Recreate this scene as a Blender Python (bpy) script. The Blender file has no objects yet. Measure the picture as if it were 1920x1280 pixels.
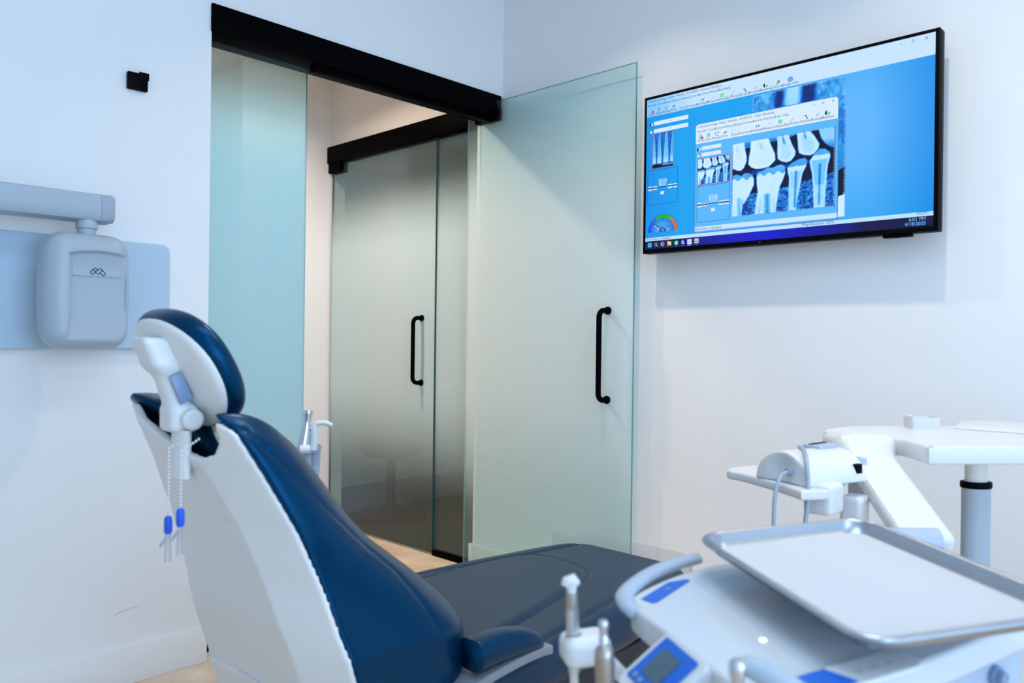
import bpy, bmesh, math, random
import numpy as np
from mathutils import Vector, Matrix
random.seed(4); np.random.seed(4)
scene = bpy.context.scene
COL = scene.collection

# ------------------------------------------------------------------ camera
def srgb(r, g, b):
    f = lambda c: (c/255/12.92) if c/255 <= .04045 else ((c/255+.055)/1.055)**2.4
    return (f(r), f(g), f(b))

cam_d = bpy.data.cameras.new('camera'); cam = bpy.data.objects.new('camera', cam_d); COL.objects.link(cam)
FPX = 1495.0
yaw = math.atan2(1444, 1495); pit = -2/1495; roll = 0.0124
F0 = Vector((math.cos(yaw), math.sin(yaw), 0)); R0 = Vector((math.sin(yaw), -math.cos(yaw), 0)); Z0 = Vector((0, 0, 1))
Fw = F0*math.cos(pit)+Z0*math.sin(pit); Vv = Z0*math.cos(pit)-F0*math.sin(pit)
Rt = R0*math.cos(roll)+Vv*math.sin(roll); Up = -R0*math.sin(roll)+Vv*math.cos(roll)
m = Matrix.Identity(4)
for i in range(3):
    m[i][0] = Rt[i]; m[i][1] = Up[i]; m[i][2] = -Fw[i]
m[0][3], m[1][3], m[2][3] = 0, 0, 1.15
cam.matrix_world = m
cam_d.sensor_width = 36; cam_d.lens = FPX/1920*36; cam_d.clip_start = .02
cam_d.dof.use_dof = True; cam_d.dof.focus_distance = 3.2; cam_d.dof.aperture_fstop = 4.5
scene.camera = cam

# ------------------------------------------------------------------ colour management, world, lights
scene.view_settings.view_transform = 'Standard'; scene.view_settings.look = 'None'
scene.view_settings.gamma = 1; scene.view_settings.use_curve_mapping = False; scene.view_settings.exposure = 0
w = bpy.data.worlds.new('sky'); scene.world = w; w.use_nodes = True
w.node_tree.nodes['Background'].inputs[0].default_value = (.62, .78, 1, 1)
w.node_tree.nodes['Background'].inputs[1].default_value = 1.2

def area(name, loc, target, sx, sy, power, color, shape='RECTANGLE', spread=180):
    l = bpy.data.lights.new(name, 'AREA'); l.shape = shape; l.size = sx
    if shape in ('RECTANGLE', 'ELLIPSE'): l.size_y = sy
    l.energy = power; l.color = color; l.spread = math.radians(spread)
    o = bpy.data.objects.new(name, l); COL.objects.link(o); o.location = loc
    o.rotation_euler = (Vector(target)-Vector(loc)).to_track_quat('-Z', 'Y').to_euler(); return o
# cool fill lamp added at an unseen window behind the camera
area('window_fill', (.40, -2.98, 1.45), (.40, 2, 1.35), 2.9, 2.0, 88, (.43, .675, 1))
# two unseen ceiling panels, added as cool overhead fill
FILL_PANELS = [(.80, .50), (.2, -1.1)]
for x, y in FILL_PANELS: area('ceiling_fill_lamp', (x, y, 2.925), (x, y, 0), 1.15, .55, 10.5, (.52, .75, 1))
DOWN = [(1.97, 1.80), (1.97, .71), (1.97, -.6)]
for i, (x, y) in enumerate(DOWN):
    area('downlight_lamp', (x, y, 2.915), (x, y, 0), .07, .07, (7, 5.5, 2.5)[i], (1, .83, .64), 'DISK', 116)
VEST = [(1.95, 3.45), (1.2, 3.5)]
for i, (x, y) in enumerate(VEST):
    area('vestibule_lamp', (x, y, 2.69), (x, y, 0), .08, .08, (20, 10)[i], (1, .79, .61), 'DISK', 152)

# ------------------------------------------------------------------ materials
MATS = {}
def mat(name, col, rough=.5, metal=0, noise=0, nscale=30, bump=0, bscale=200, spec=.5, coat=0, emit=None, estr=0, trans=0, tint=None):
    if name in MATS: return MATS[name]
    mm = bpy.data.materials.new(name); mm.use_nodes = True; nt = mm.node_tree; b = nt.nodes['Principled BSDF']
    b.inputs['Base Color'].default_value = (*col, 1); b.inputs['Roughness'].default_value = rough
    b.inputs['Metallic'].default_value = metal; b.inputs['Specular IOR Level'].default_value = spec
    b.inputs['Coat Weight'].default_value = coat
    if tint: b.inputs['Specular Tint'].default_value = (*tint, 1); b.inputs['Transmission Weight'].default_value = trans
    tc = nt.nodes.new('ShaderNodeTexCoord')
    if noise:
        n = nt.nodes.new('ShaderNodeTexNoise'); n.inputs['Scale'].default_value = nscale; n.inputs['Detail'].default_value = 5
        nt.links.new(tc.outputs['Object'], n.inputs['Vector'])
        mx = nt.nodes.new('ShaderNodeMix'); mx.data_type = 'RGBA'
        mx.inputs[6].default_value = (*[c*(1-noise) for c in col], 1); mx.inputs[7].default_value = (*[min(1, c*(1+noise)) for c in col], 1)
        nt.links.new(n.outputs['Fac'], mx.inputs[0]); nt.links.new(mx.outputs[2], b.inputs['Base Color'])
    if bump:
        n2 = nt.nodes.new('ShaderNodeTexNoise'); n2.inputs['Scale'].default_value = bscale; n2.inputs['Detail'].default_value = 3
        nt.links.new(tc.outputs['Object'], n2.inputs['Vector'])
        bp = nt.nodes.new('ShaderNodeBump'); bp.inputs['Strength'].default_value = bump; bp.inputs['Distance'].default_value = .002
        nt.links.new(n2.outputs['Fac'], bp.inputs['Height']); nt.links.new(bp.outputs[0], b.inputs['Normal'])
    if emit:
        b.inputs['Emission Color'].default_value = (*emit, 1); b.inputs['Emission Strength'].default_value = estr
    MATS[name] = mm; return mm
M_wall = mat('wall_paint', (.86, .86, .86), .62, noise=.02, nscale=4, bump=.12, bscale=90)
M_ceil = mat('ceiling_paint', (.82, .82, .82), .8, noise=.02, nscale=3)
M_trimw = mat('white_trim_paint', (.84, .85, .86), .35, noise=.02, nscale=8)
M_black = mat('black_metal', (.0018, .0018, .0022), .45, noise=.2, nscale=60, spec=.012)
M_blackp = mat('black_plastic', (.002, .002, .003), .4, noise=.1, nscale=80, spec=.04)
M_navy = mat('navy_vinyl', srgb(0, 36, 62), .28, noise=.06, nscale=12, bump=.08, bscale=420, spec=.7, tint=(.06, .42, .95))
M_slate = mat('slate_vinyl', srgb(12, 42, 66), .40, noise=.06, nscale=12, bump=.10, bscale=420, spec=.45, tint=(.6, .8, 1))
M_dark = mat('dark_underframe', (.012, .014, .02), .5, noise=.2, nscale=20)
M_shell = mat('grey_shell_plastic', (.78, .77, .755), .33, noise=.03, nscale=6)
M_bar = mat('mid_grey_plastic', (.22, .24, .28), .4, noise=.03, nscale=9)
M_white = mat('white_plastic', (.74, .745, .75), .30, noise=.02, nscale=9)
M_whiteg = mat('white_gloss_enamel', (.66, .69, .72), .16, noise=.015, nscale=7)
M_greyblue = mat('grey_blue_plastic', (.42, .50, .62), .4, noise=.04, nscale=14)
M_inset = mat('slate_blue_insert', (.20, .30, .46), .35, noise=.05, nscale=14)
M_plate = mat('blue_grey_plate', (.47, .61, .74), .42, noise=.03, nscale=6)
M_head = mat('pale_grey_plastic', (.40, .47, .54), .36, noise=.02, nscale=8)
M_head2 = mat('cool_grey_plastic', (.36, .42, .49), .4, noise=.02, nscale=8)
M_steel = mat('brushed_steel', (.62, .64, .68), .28, metal=1, noise=.08, nscale=50)
M_bronze = mat('bronze_steel', (.46, .40, .36), .30, metal=1, noise=.08, nscale=50)
M_alu = mat('aluminium', (.42, .46, .52), .30, metal=1, noise=.06, nscale=40, bump=.05)
M_blue = mat('blue_overlay', srgb(0, 100, 205), .35, noise=.03, nscale=30)
M_lcd = mat('lcd_glass', srgb(72, 98, 112), .25, noise=.05, nscale=30)
M_bluep = mat('bright_blue_plastic', srgb(10, 88, 215), .3, noise=.05, nscale=60)
M_paper = mat('white_paper', (.65, .64, .65), .75, noise=.01, nscale=30)
M_logo = mat('navy_ink', srgb(20, 40, 85), .5, noise=.02, nscale=60)
M_glint = mat('glint_dot', (1, 1, 1), .3, emit=(1, 1, 1), estr=3)  # emissive glint standing in for a reflected downlight
M_lens = mat('lamp_lens', (1, 1, 1), .3, emit=(1, .93, .85), estr=6)
M_diff = mat('fill_panel_glow', (1, 1, 1), .5, emit=(.62, .82, 1), estr=1.2)  # glow of the added ceiling panels
M_mark = mat('wall_scuff', (.60, .61, .63), .7, noise=.1, nscale=60)
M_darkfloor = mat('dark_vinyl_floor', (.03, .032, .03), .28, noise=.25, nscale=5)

def floor_mat():
    mm = bpy.data.materials.new('tan_concrete_floor'); mm.use_nodes = True; nt = mm.node_tree; b = nt.nodes['Principled BSDF']
    tc = nt.nodes.new('ShaderNodeTexCoord'); n = nt.nodes.new('ShaderNodeTexNoise'); n.inputs['Scale'].default_value = 3.5; n.inputs['Detail'].default_value = 9
    n.inputs['Distortion'].default_value = .6
    nt.links.new(tc.outputs['Object'], n.inputs['Vector'])
    r = nt.nodes.new('ShaderNodeValToRGB'); e = r.color_ramp.elements
    e[0].position = .32; e[0].color = (*srgb(206, 180, 154), 1); e[1].position = .68; e[1].color = (*srgb(234, 214, 190), 1)
    nt.links.new(n.outputs['Fac'], r.inputs[0]); nt.links.new(r.outputs[0], b.inputs['Base Color']); b.inputs['Roughness'].default_value = .45
    return mm
M_floor = floor_mat()

def glass_mat(name, frost_max, tint, frostcol, z0, z1, z2, z3):
    """tinted pane with an etched band: clear below z0 and above z3, frosted between z1 and z2 (object coordinates)"""
    mm = bpy.data.materials.new(name); mm.use_nodes = True; nt = mm.node_tree
    for n in list(nt.nodes): nt.nodes.remove(n)
    N = nt.nodes.new; L = nt.links.new
    out = N('ShaderNodeOutputMaterial'); tc = N('ShaderNodeTexCoord'); sx = N('ShaderNodeSeparateXYZ'); L(tc.outputs['Object'], sx.inputs[0])
    a = N('ShaderNodeMapRange'); a.interpolation_type = 'SMOOTHSTEP'; a.inputs[1].default_value = z0; a.inputs[2].default_value = z1
    b = N('ShaderNodeMapRange'); b.interpolation_type = 'SMOOTHSTEP'; b.inputs[1].default_value = z2; b.inputs[2].default_value = z3; b.inputs[3].default_value = 1; b.inputs[4].default_value = 0
    L(sx.outputs['Z'], a.inputs[0]); L(sx.outputs['Z'], b.inputs[0])
    mu = N('ShaderNodeMath'); mu.operation = 'MULTIPLY'; L(a.outputs[0], mu.inputs[0]); L(b.outputs[0], mu.inputs[1])
    mn = N('ShaderNodeMath'); mn.operation = 'MULTIPLY_ADD'; mn.inputs[1].default_value = .955; mn.inputs[2].default_value = .045; L(mu.outputs[0], mn.inputs[0]); mu = mn
    m2 = N('ShaderNodeMath'); m2.operation = 'MULTIPLY'; L(mu.outputs[0], m2.inputs[0]); m2.inputs[1].default_value = frost_max
    tr = N('ShaderNodeBsdfTransparent'); tr.inputs[0].default_value = (*[c**.5 for c in tint], 1)
    df = N('ShaderNodeBsdfDiffuse'); df.inputs[0].default_value = (*frostcol, 1)
    tl = N('ShaderNodeBsdfTranslucent'); tl.inputs[0].default_value = (*frostcol, 1)
    fm = N('ShaderNodeMixShader'); fm.inputs[0].default_value = .32; L(df.outputs[0], fm.inputs[1]); L(tl.outputs[0], fm.inputs[2])
    mx = N('ShaderNodeMixShader'); L(m2.outputs[0], mx.inputs[0]); L(tr.outputs[0], mx.inputs[1]); L(fm.outputs[0], mx.inputs[2])
    gl = N('ShaderNodeBsdfGlossy'); gl.inputs['Roughness'].default_value = .13
    fr = N('ShaderNodeFresnel'); ge = N('ShaderNodeNewGeometry'); io = N('ShaderNodeMapRange'); io.inputs[3].default_value = 1.38; io.inputs[4].default_value = 1/1.38
    L(ge.outputs['Backfacing'], io.inputs[0]); L(io.outputs[0], fr.inputs[0])
    m3 = N('ShaderNodeMixShader'); L(fr.outputs[0], m3.inputs[0]); L(mx.outputs[0], m3.inputs[1]); L(gl.outputs[0], m3.inputs[2])
    L(m3.outputs[0], out.inputs[0]); return mm
M_glass1 = glass_mat('frosted_teal_glass', .72, (.74, .91, .92), (.90, 1.0, 1.0), .2, 1.0, 1.6, 2.25)
M_glass2 = glass_mat('frosted_blue_glass', .80, (.72, .90, .90), (.54, .79, .85), .25, .9, 1.75, 2.2)
M_glass3 = glass_mat('frosted_grey_glass', .86, (.70, .84, .83), (.77, .95, 1.0), .28, .95, 1.62, 2.08)
M_gedge2 = mat('dark_glass_edge', (.02, .10, .10), .15, noise=.05, nscale=20)
M_gedge = mat('green_glass_edge', (.08, .32, .28), .15, noise=.05, nscale=20)
M_clear = glass_mat('clear_film', .10, (.92, .92, .92), (.8, .8, .8), -9, -8, 8, 9)
M_smoke = glass_mat('window_glazing', 0, (.96, .98, 1), (.8, .8, .8), -9, -8, 8, 9)

# ------------------------------------------------------------------ mesh helpers
class MB:
    def __init__(s): s.v = []; s.f = []; s.mi = []
    def add(s, V, Fc, mi=0):
        o = len(s.v); s.v += [tuple(p) for p in V]; s.f += [tuple(i+o for i in q) for q in Fc]; s.mi += [mi]*len(Fc); return s
    def box(s, a, b, mi=0):
        x0, y0, z0 = a; x1, y1, z1 = b
        V = [(x0, y0, z0), (x1, y0, z0), (x1, y1, z0), (x0, y1, z0), (x0, y0, z1), (x1, y0, z1), (x1, y1, z1), (x0, y1, z1)]
        return s.add(V, [(0, 3, 2, 1), (4, 5, 6, 7), (0, 1, 5, 4), (1, 2, 6, 5), (2, 3, 7, 6), (3, 0, 4, 7)], mi)
    def tube(s, pts, r, n=12, mi=0, cap=True):
        pts = [Vector(p) for p in pts]; rs = r if isinstance(r, (list, tuple)) else [r]*len(pts)
        V = []; Fc = []; ref = None
        for i, p in enumerate(pts):
            t = (pts[min(i+1, len(pts)-1)]-pts[max(i-1, 0)]).normalized()
            if ref is None: ref = t.orthogonal().normalized()
            ref = (ref-t*ref.dot(t)).normalized(); bt = t.cross(ref)
            for k in range(n):
                a = 2*math.pi*k/n; V.append(p+(ref*math.cos(a)+bt*math.sin(a))*rs[i])
        for i in range(len(pts)-1):
            for k in range(n): Fc.append((i*n+k, i*n+(k+1) % n, (i+1)*n+(k+1) % n, (i+1)*n+k))
        if cap: Fc.append(tuple(range(n))[::-1]); Fc.append(tuple((len(pts)-1)*n+k for k in range(n)))
        return s.add(V, Fc, mi)
    def lathe(s, prof, c=(0, 0, 0), n=24, mi=0, sy=1.0):
        V = []; Fc = []
        for r, z in prof:
            for k in range(n):
                a = 2*math.pi*k/n; V.append((c[0]+r*math.cos(a), c[1]+sy*r*math.sin(a), c[2]+z))
        for i in range(len(prof)-1):
            for k in range(n): Fc.append((i*n+k, i*n+(k+1) % n, (i+1)*n+(k+1) % n, (i+1)*n+k))
        Fc.append(tuple(range(n))[::-1]); Fc.append(tuple((len(prof)-1)*n+k for k in range(n)))
        return s.add(V, Fc, mi)
    def rings(s, rings, mi=0, cap=True):
        n = len(rings[0]); V = [p for r in rings for p in r]; Fc = []
        for i in range(len(rings)-1):
            for k in range(n): Fc.append((i*n+k, i*n+(k+1) % n, (i+1)*n+(k+1) % n, (i+1)*n+k))
        if cap: Fc.append(tuple(range(n))[::-1]); Fc.append(tuple((len(rings)-1)*n+k for k in range(n)))
        return s.add(V, Fc, mi)
    def build(s, name, mats, parent=None, smooth=False, bevel=0, seg=2, angle=40):
        me = bpy.data.meshes.new(name); me.from_pydata(s.v, [], s.f)
        if not isinstance(mats, (list, tuple)): mats = [mats]
        for q in mats: me.materials.append(q)
        me.polygons.foreach_set('material_index', s.mi)
        bm = bmesh.new(); bm.from_mesh(me); bmesh.ops.recalc_face_normals(bm, faces=bm.faces)
        if bevel:
            es = [e for e in bm.edges if len(e.link_faces) == 2 and e.calc_face_angle(0) > math.radians(35)]
            bmesh.ops.bevel(bm, geom=es, offset=bevel, segments=seg, affect='EDGES', profile=.5, clamp_overlap=True)
        bm.to_mesh(me); bm.free()
        return link(name, me, parent, smooth or bool(bevel), angle)
def link(name, me, parent=None, smooth=False, angle=40):
    o = bpy.data.objects.new(name, me); COL.objects.link(o)
    if smooth:
        me.polygons.foreach_set('use_smooth', [True]*len(me.polygons))
        if angle < 180: me.set_sharp_from_angle(angle=math.radians(angle))
    if parent: o.parent = parent
    return o
def empty(name, loc=(0, 0, 0), mtx=None):
    o = bpy.data.objects.new(name, None); COL.objects.link(o); o.empty_display_size = .05
    if mtx is not None: o.matrix_world = mtx
    else: o.location = loc
    return o
def tag(o, label, cat, group=None):
    o['label'] = label; o['category'] = cat
    if group: o['group'] = group
    return o
def struct(o, label=None):
    o['kind'] = 'structure'
    if label: o['label'] = label
    return o
def origin_to(o, p):
    """move a mesh's origin to p without moving it"""
    p = Vector(p); o.data.transform(Matrix.Translation(-p)); o.location = p; return o
def rrect(x0, y0, x1, y1, r, z, n=6):
    P = []
    for cx, cy, a0 in ((x1-r, y1-r, 0), (x0+r, y1-r, 90), (x0+r, y0+r, 180), (x1-r, y0+r, 270)):
        for k in range(n+1):
            a = math.radians(a0+90*k/n); P.append((cx+r*math.cos(a), cy+r*math.sin(a), z))
    return P
def prism(outline, z0, z1, bev=.0, seg=3):
    """outline (x, y) extruded from z0 to z1, both rims rounded by bev"""
    c = np.mean(outline, 0); R = []
    O = np.array(outline, float)
    n = len(O); nrm = []
    for i in range(n):
        t1 = O[i]-O[i-1]; t2 = O[(i+1) % n]-O[i]; t = t1/np.linalg.norm(t1)+t2/np.linalg.norm(t2); t /= np.linalg.norm(t); nrm.append((t[1], -t[0]))
    nrm = np.array(nrm)
    if np.sum((O-c)*nrm) < 0: nrm = -nrm
    prof = [(0, z0), (0, z1)] if not bev else [(bev*(1-math.sin(a)), z0+bev*(1-math.cos(a))) for a in np.linspace(0, math.pi/2, seg+1)]+[(bev*(1-math.cos(a)), z1-bev*(1-math.sin(a))) for a in np.linspace(0, math.pi/2, seg+1)]
    if bev: prof = [(bev*1.3, z0)]+prof+[(bev*1.3, z1)]
    for ins, z in prof: R.append([(p[0], p[1], z) for p in O-nrm*ins])
    return R
def cat_curve(pts, n=8):
    P = [np.array(p, float) for p in pts]; P = [2*P[0]-P[1]]+P+[2*P[-1]-P[-2]]; out = []
    for i in range(1, len(P)-2):
        for k in range(n):
            t = k/n; a, b, c, d = P[i-1:i+3]
            out.append(.5*((2*b)+(c-a)*t+(2*a-5*b+4*c-d)*t*t+(3*b-a-3*c+d)*t**3))
    out.append(P[-2]); return [tuple(p) for p in out]

def sdf_mesh(name, fn, lo, hi, h, material, parent=None):
    """surface nets over a signed distance function"""
    lo = np.array(lo, float); hi = np.array(hi, float); n = np.ceil((hi-lo)/h).astype(int)+1
    ax = [lo[i]+h*np.arange(n[i]) for i in range(3)]
    G = np.meshgrid(*ax, indexing='ij'); D = fn(*G); S = D < 0
    cnt = np.zeros(tuple(n-1)); acc = np.zeros((*tuple(n-1), 3))
    offs = [(a, b, c) for a in (0, 1) for b in (0, 1) for c in (0, 1)]
    sl = lambda A, o: A[o[0]:n[0]-1+o[0], o[1]:n[1]-1+o[1], o[2]:n[2]-1+o[2]]
    for o in offs:
        for k in range(3):
            if o[k]: continue
            q = list(o); q[k] = 1
            d0 = sl(D, o); d1 = sl(D, q); cr = (d0 < 0) != (d1 < 0)
            t = np.where(cr, d0/np.where(cr, d0-d1, 1), 0)
            cnt += cr
            for j in range(3): acc[..., j] += np.where(cr, o[j]+(t if j == k else 0), 0)
    act = cnt > 0; idx = -np.ones(tuple(n-1), int); idx[act] = np.arange(act.sum())
    ijk = np.argwhere(act); V = lo+h*(ijk+acc[act]/cnt[act][:, None])
    Q = []
    for k in range(3):
        a, b = (k+1) % 3, (k+2) % 3
        s0 = [slice(1, n[i]-1) for i in range(3)]; s0[k] = slice(0, n[k]-1)
        s1 = list(s0); s1[k] = slice(1, n[k])
        A = S[tuple(s0)]; B = S[tuple(s1)]; cr = A != B
        I = np.argwhere(cr)
        base = I.copy()
        for i in range(3):
            if i != k: base[:, i] += 1
        def cell(da, db):
            c = base.copy(); c[:, a] -= da; c[:, b] -= db; return idx[c[:, 0], c[:, 1], c[:, 2]]
        q = np.stack([cell(1, 1), cell(0, 1), cell(0, 0), cell(1, 0)], 1)
        fl = ~A[cr]; q[fl] = q[fl][:, ::-1]; Q.append(q)
    Q = np.concatenate(Q)
    me = bpy.data.meshes.new(name); me.from_pydata(V.tolist(), [], Q.tolist()); me.materials.append(material)
    return link(name, me, parent, True, 180)
def rbox(x, y, z, c, s, r):
    qx, qy, qz = abs(x-c[0])-(s[0]-r), abs(y-c[1])-(s[1]-r), abs(z-c[2])-(s[2]-r)
    return np.sqrt(np.maximum(qx, 0)**2+np.maximum(qy, 0)**2+np.maximum(qz, 0)**2)+np.minimum(np.maximum(qx, np.maximum(qy, qz)), 0)-r
def smin(a, b, k):
    hh = np.clip(.5+.5*(b-a)/k, 0, 1); return b*(1-hh)+a*hh-k*hh*(1-hh)
def smax(a, b, k): return -smin(-a, -b, k)
def capsule(x, y, z, a, b, r1, r2=None):
    a = np.array(a); b = np.array(b); d = b-a
    t = np.clip(((x-a[0])*d[0]+(y-a[1])*d[1]+(z-a[2])*d[2])/(d@d), 0, 1)
    r = r1 if r2 is None else r1+(r2-r1)*t
    return np.sqrt((x-a[0]-t*d[0])**2+(y-a[1]-t*d[1])**2+(z-a[2]-t*d[2])**2)-r
def polydist(x, y, P):
    d = np.full(np.shape(x), 1e9)
    for (ax, ay), (bx, by) in zip(P[:-1], P[1:]):
        ex, ey = bx-ax, by-ay; t = np.clip(((x-ax)*ex+(y-ay)*ey)/(ex*ex+ey*ey), 0, 1)
        d = np.minimum(d, np.hypot(x-ax-t*ex, y-ay-t*ey))
    return d
def insidepoly(x, y, P):
    ins = np.zeros(np.shape(x), bool); n = len(P)
    for i in range(n):
        x0, y0 = P[i]; x1, y1 = P[(i+1) % n]
        c = ((y0 > y) != (y1 > y)); t = np.where(c, (y-y0)/(y1-y0 if y1 != y0 else 1), 0)
        ins ^= c & (x < x0+t*(x1-x0))
    return ins
def sdpoly(x, y, P): return np.where(insidepoly(x, y, P), -1, 1)*polydist(x, y, list(P)+[P[0]])

# ------------------------------------------------------------------ the room
RX, LY, H, HV = 2.75, 2.74, 2.95, 2.73       # right wall plane, left wall plane, ceiling height
OX = 1.285                         # left edge of the opening
fl = MB().box((-1.45, -3.15, -.05), (2.87, 6.2, 0)).build('floor', M_floor); struct(fl, 'tan mottled concrete floor')
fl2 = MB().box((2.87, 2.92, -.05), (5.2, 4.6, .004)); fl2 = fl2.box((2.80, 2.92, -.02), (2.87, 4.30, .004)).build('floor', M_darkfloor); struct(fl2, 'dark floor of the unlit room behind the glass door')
ce = MB().box((-1.45, -3.15, H), (2.90, LY+.14, H+.1)).build('ceiling', M_ceil); struct(ce)
cv = MB().box((-1.45, LY+.14, HV), (2.90, 6.2, HV+.1)).build('ceiling', M_ceil); struct(cv, 'lower ceiling of the vestibule')
for x, y in DOWN+VEST:
    zc, pa = (HV, cv) if (x, y) in VEST else (H, ce)
    rg = MB().lathe([(.045, 0), (.062, 0), (.062, -.006), (.045, -.006)], (x, y, zc)).build('downlight', M_trimw, pa, True)
    MB().lathe([(.043, -.002), (.043, .0), (.001, .0)], (x, y, zc)).build('lamp_lens', M_lens, rg)
for x, y in FILL_PANELS:  # frame and glowing face of the unseen panels added for fill
    pf = MB().box((x-.60, y-.30, H-.012), (x+.60, y-.275, H)).box((x-.60, y+.275, H-.012), (x+.60, y+.30, H)).box((x-.60, y-.275, H-.012), (x-.575, y+.275, H)).box((x+.575, y-.275, H-.012), (x+.60, y+.275, H)).build('fill_panel', M_trimw, ce)
    MB().box((x-.575, y-.275, H-.006), (x+.575, y+.275, H-.002)).build('fill_diffuser', M_diff, pf)
wl = MB().box((-1.45, LY, 0), (OX, LY+.14, H)).box((OX, LY, 2.33), (RX, LY+.14, H)).build('wall_left', M_wall); struct(wl, 'white wall carrying the x-ray unit, with the black-framed opening')
wr = MB().box((RX, -3.15, 0), (RX+.12, 2.915, H)).build('wall_right', M_wall); struct(wr, 'white wall carrying the television')
wv = MB().box((RX+.02, 2.915, 2.33), (RX+.12, 4.25, HV)).build('wall_vestibule', M_wall); struct(wv, 'white wall above the inner glass door')
wf = MB().box((2.18, 4.25, 0), (RX+.12, 4.37, H)).box((2.18, 4.37, 0), (2.30, 6.2, H)).build('wall_far', M_wall); struct(wf, 'far white wall of the vestibule beyond the glass')
wc = MB().box((-1.45, 6.1, 0), (2.18, 6.2, H)).box((-.5, LY+.14, 0), (-.38, 6.1, H)).build('wall_corridor', M_wall); struct(wc)
wb = MB().box((-1.45, -3.15, 0), (2.75, -3.0, .4)).box((-1.45, -3.15, 2.5), (2.75, -3.0, H)).box((-1.45, -3.15, .4), (-1.1, -3.0, 2.5)).box((1.9, -3.15, .4), (2.75, -3.0, 2.5)).build('wall_back', M_wall); struct(wb)
ws = MB().box((-1.45, -3.0, 0), (-1.3, LY, H)).build('wall_side', M_wall); struct(ws)
# unseen window behind the camera, added to house the cool fill lamp
w3 = struct(empty('fill_window', (.40, -3.08, .4)))
fr = MB()
for a, b in (((-1.5, -.03, 0), (1.5, .03, .05)), ((-1.5, -.03, 2.05), (1.5, .03, 2.1)), ((-1.5, -.03, .05), (-1.45, .03, 2.05)), ((1.45, -.03, .05), (1.5, .03, 2.05)), ((-.025, -.03, .05), (.025, .03, 2.05))): fr.box(a, b)
fr.build('frame', M_trimw, w3)
MB().box((-1.45, -.004, .05), (-.025, .004, 2.05)).box((.025, -.004, .05), (1.45, .004, 2.05)).build('pane', M_smoke, w3)
# room behind the inner glass door
wi = MB().box((2.87, 4.43, 0), (5.2, 4.6, H)).box((5.1, 2.8, 0), (5.2, 4.43, H)).box((2.87, 2.80, 0), (5.1, 2.915, H)).build('wall_inner', M_wall); struct(wi, 'walls of the unlit room behind the glass door')
ci = MB().box((2.87, 2.8, 2.5), (5.2, 4.6, 2.6)).box((2.87, 4.2, 2.26), (5.1, 4.43, 2.5)).build('ceiling', M_ceil); struct(ci, 'ceiling of the unlit room')
struct(MB().box((2.87, 4.405, .004), (5.1, 4.43, .17)).build('baseboard_inner', M_head2))
# baseboards
struct(MB().box((-1.3, LY-.014, 0), (OX+.003, LY, .129)).build('baseboard_left', M_trimw, None, True, .002), 'white baseboard under the x-ray unit')
struct(MB().box((RX-.014, -3.0, 0), (RX, 2.93, .129)).build('baseboard_right', M_trimw, None, True, .002), 'white baseboard under the television')
struct(MB().box((2.165, 4.235, 0), (RX+.02, 4.25, .129)).build('baseboard_far', M_trimw))
# black headers (door tracks)
h1 = MB().box((OX-.003, LY-.012, 2.232), (RX-.02, LY+.15, 2.33)).build('trim_1', M_black, None, True, .002); struct(h1, 'black track above the opening in the left wall')
MB().box((1.72, LY+.02, 2.205), (RX-.03, LY+.06, 2.232)).build('track_rail', M_black, h1, True, .001)
h2 = MB().box((RX-.012, LY+.151, 2.225), (RX+.06, 4.335, 2.325)).build('trim_2', M_black, None, True, .002); struct(h2, 'black track above the inner glass door')
MB().box((RX-.005, 4.12, 2.165), (RX+.055, 4.245, 2.224)).build('track_stop', M_black, h2, True, .001)
struct(MB().box((OX-.001, LY+.066, .0), (OX+.004, LY+.104, 2.232)).build('trim_3', M_black), 'thin black jamb strip at the opening')
# ------------------------------------------------------------------ glass panels and doors
def pane(name, a, b, material, parent=None, edge_axes='xz', loc=None):
    """glass slab whose narrow rim faces carry the greener edge colour"""
    mb = MB().box(a, b, 0)
    d = [b[i]-a[i] for i in range(3)]; thin = d.index(min(d))
    for k, q in enumerate(mb.f):
        P = np.array([mb.v[i] for i in q]); mb.mi[k] = 0 if np.ptp(P[:, thin]) < 1e-6 else 1
    return mb.build(name, [material, M_gedge if material is M_glass1 else M_gedge2], parent)
def d_handle(parent, x_face, y, z0, z1, sgn):
    X = x_face+sgn*.062; r = .03; pts = [(x_face, y, z0)]
    for k in range(7):
        a = math.pi/2*k/6; pts.append((X-sgn*r+sgn*r*math.sin(a), y, z0+r-r*math.cos(a)))
    for k in range(7):
        a = math.pi/2*k/6; pts.append((X-sgn*r+sgn*r*math.cos(a), y, z1-r+r*math.sin(a)))
    pts.append((x_face, y, z1))
    hd = MB().tube(pts, .0115, 14).build('handle', M_black, parent, True)
    for z in (z0, z1):
        MB().tube([(x_face, y, z), (x_face+sgn*.008, y, z)], .017, 18).build('mounting_collar', M_black, hd, True)
    return hd
d1 = struct(empty('door_1', (2.70, 2.88, 0)), 'open frosted glass door with black pull handle beside the television')
pane('glass_panel', (-.005, -.965, .014), (.005, .045, 2.297), M_glass1, d1)
d_handle(d1, -.005, -.838, .905, 1.280, -1)
MB().box((-.02, -.17, 2.206), (.018, -.02, 2.262)).build('pivot_bracket', M_black, d1, True, .002)
d2 = struct(empty('door_2', (2.775, 3.25, 0)), 'inner gradient frosted glass door with black pull handle across the vestibule')
pane('glass_panel', (-.005, .002, .016), (.005, .985, 2.225), M_glass3, d2)
d_handle(d2, -.005, .105, .915, 1.265, -1)
w2 = struct(empty('window_2', (2.785, 2.93, 0)), 'narrow fixed glass strip between inner door and wall end')
pane('glass_panel', (-.005, .0, .03), (.005, .318, 2.225), M_glass3, w2)
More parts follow.
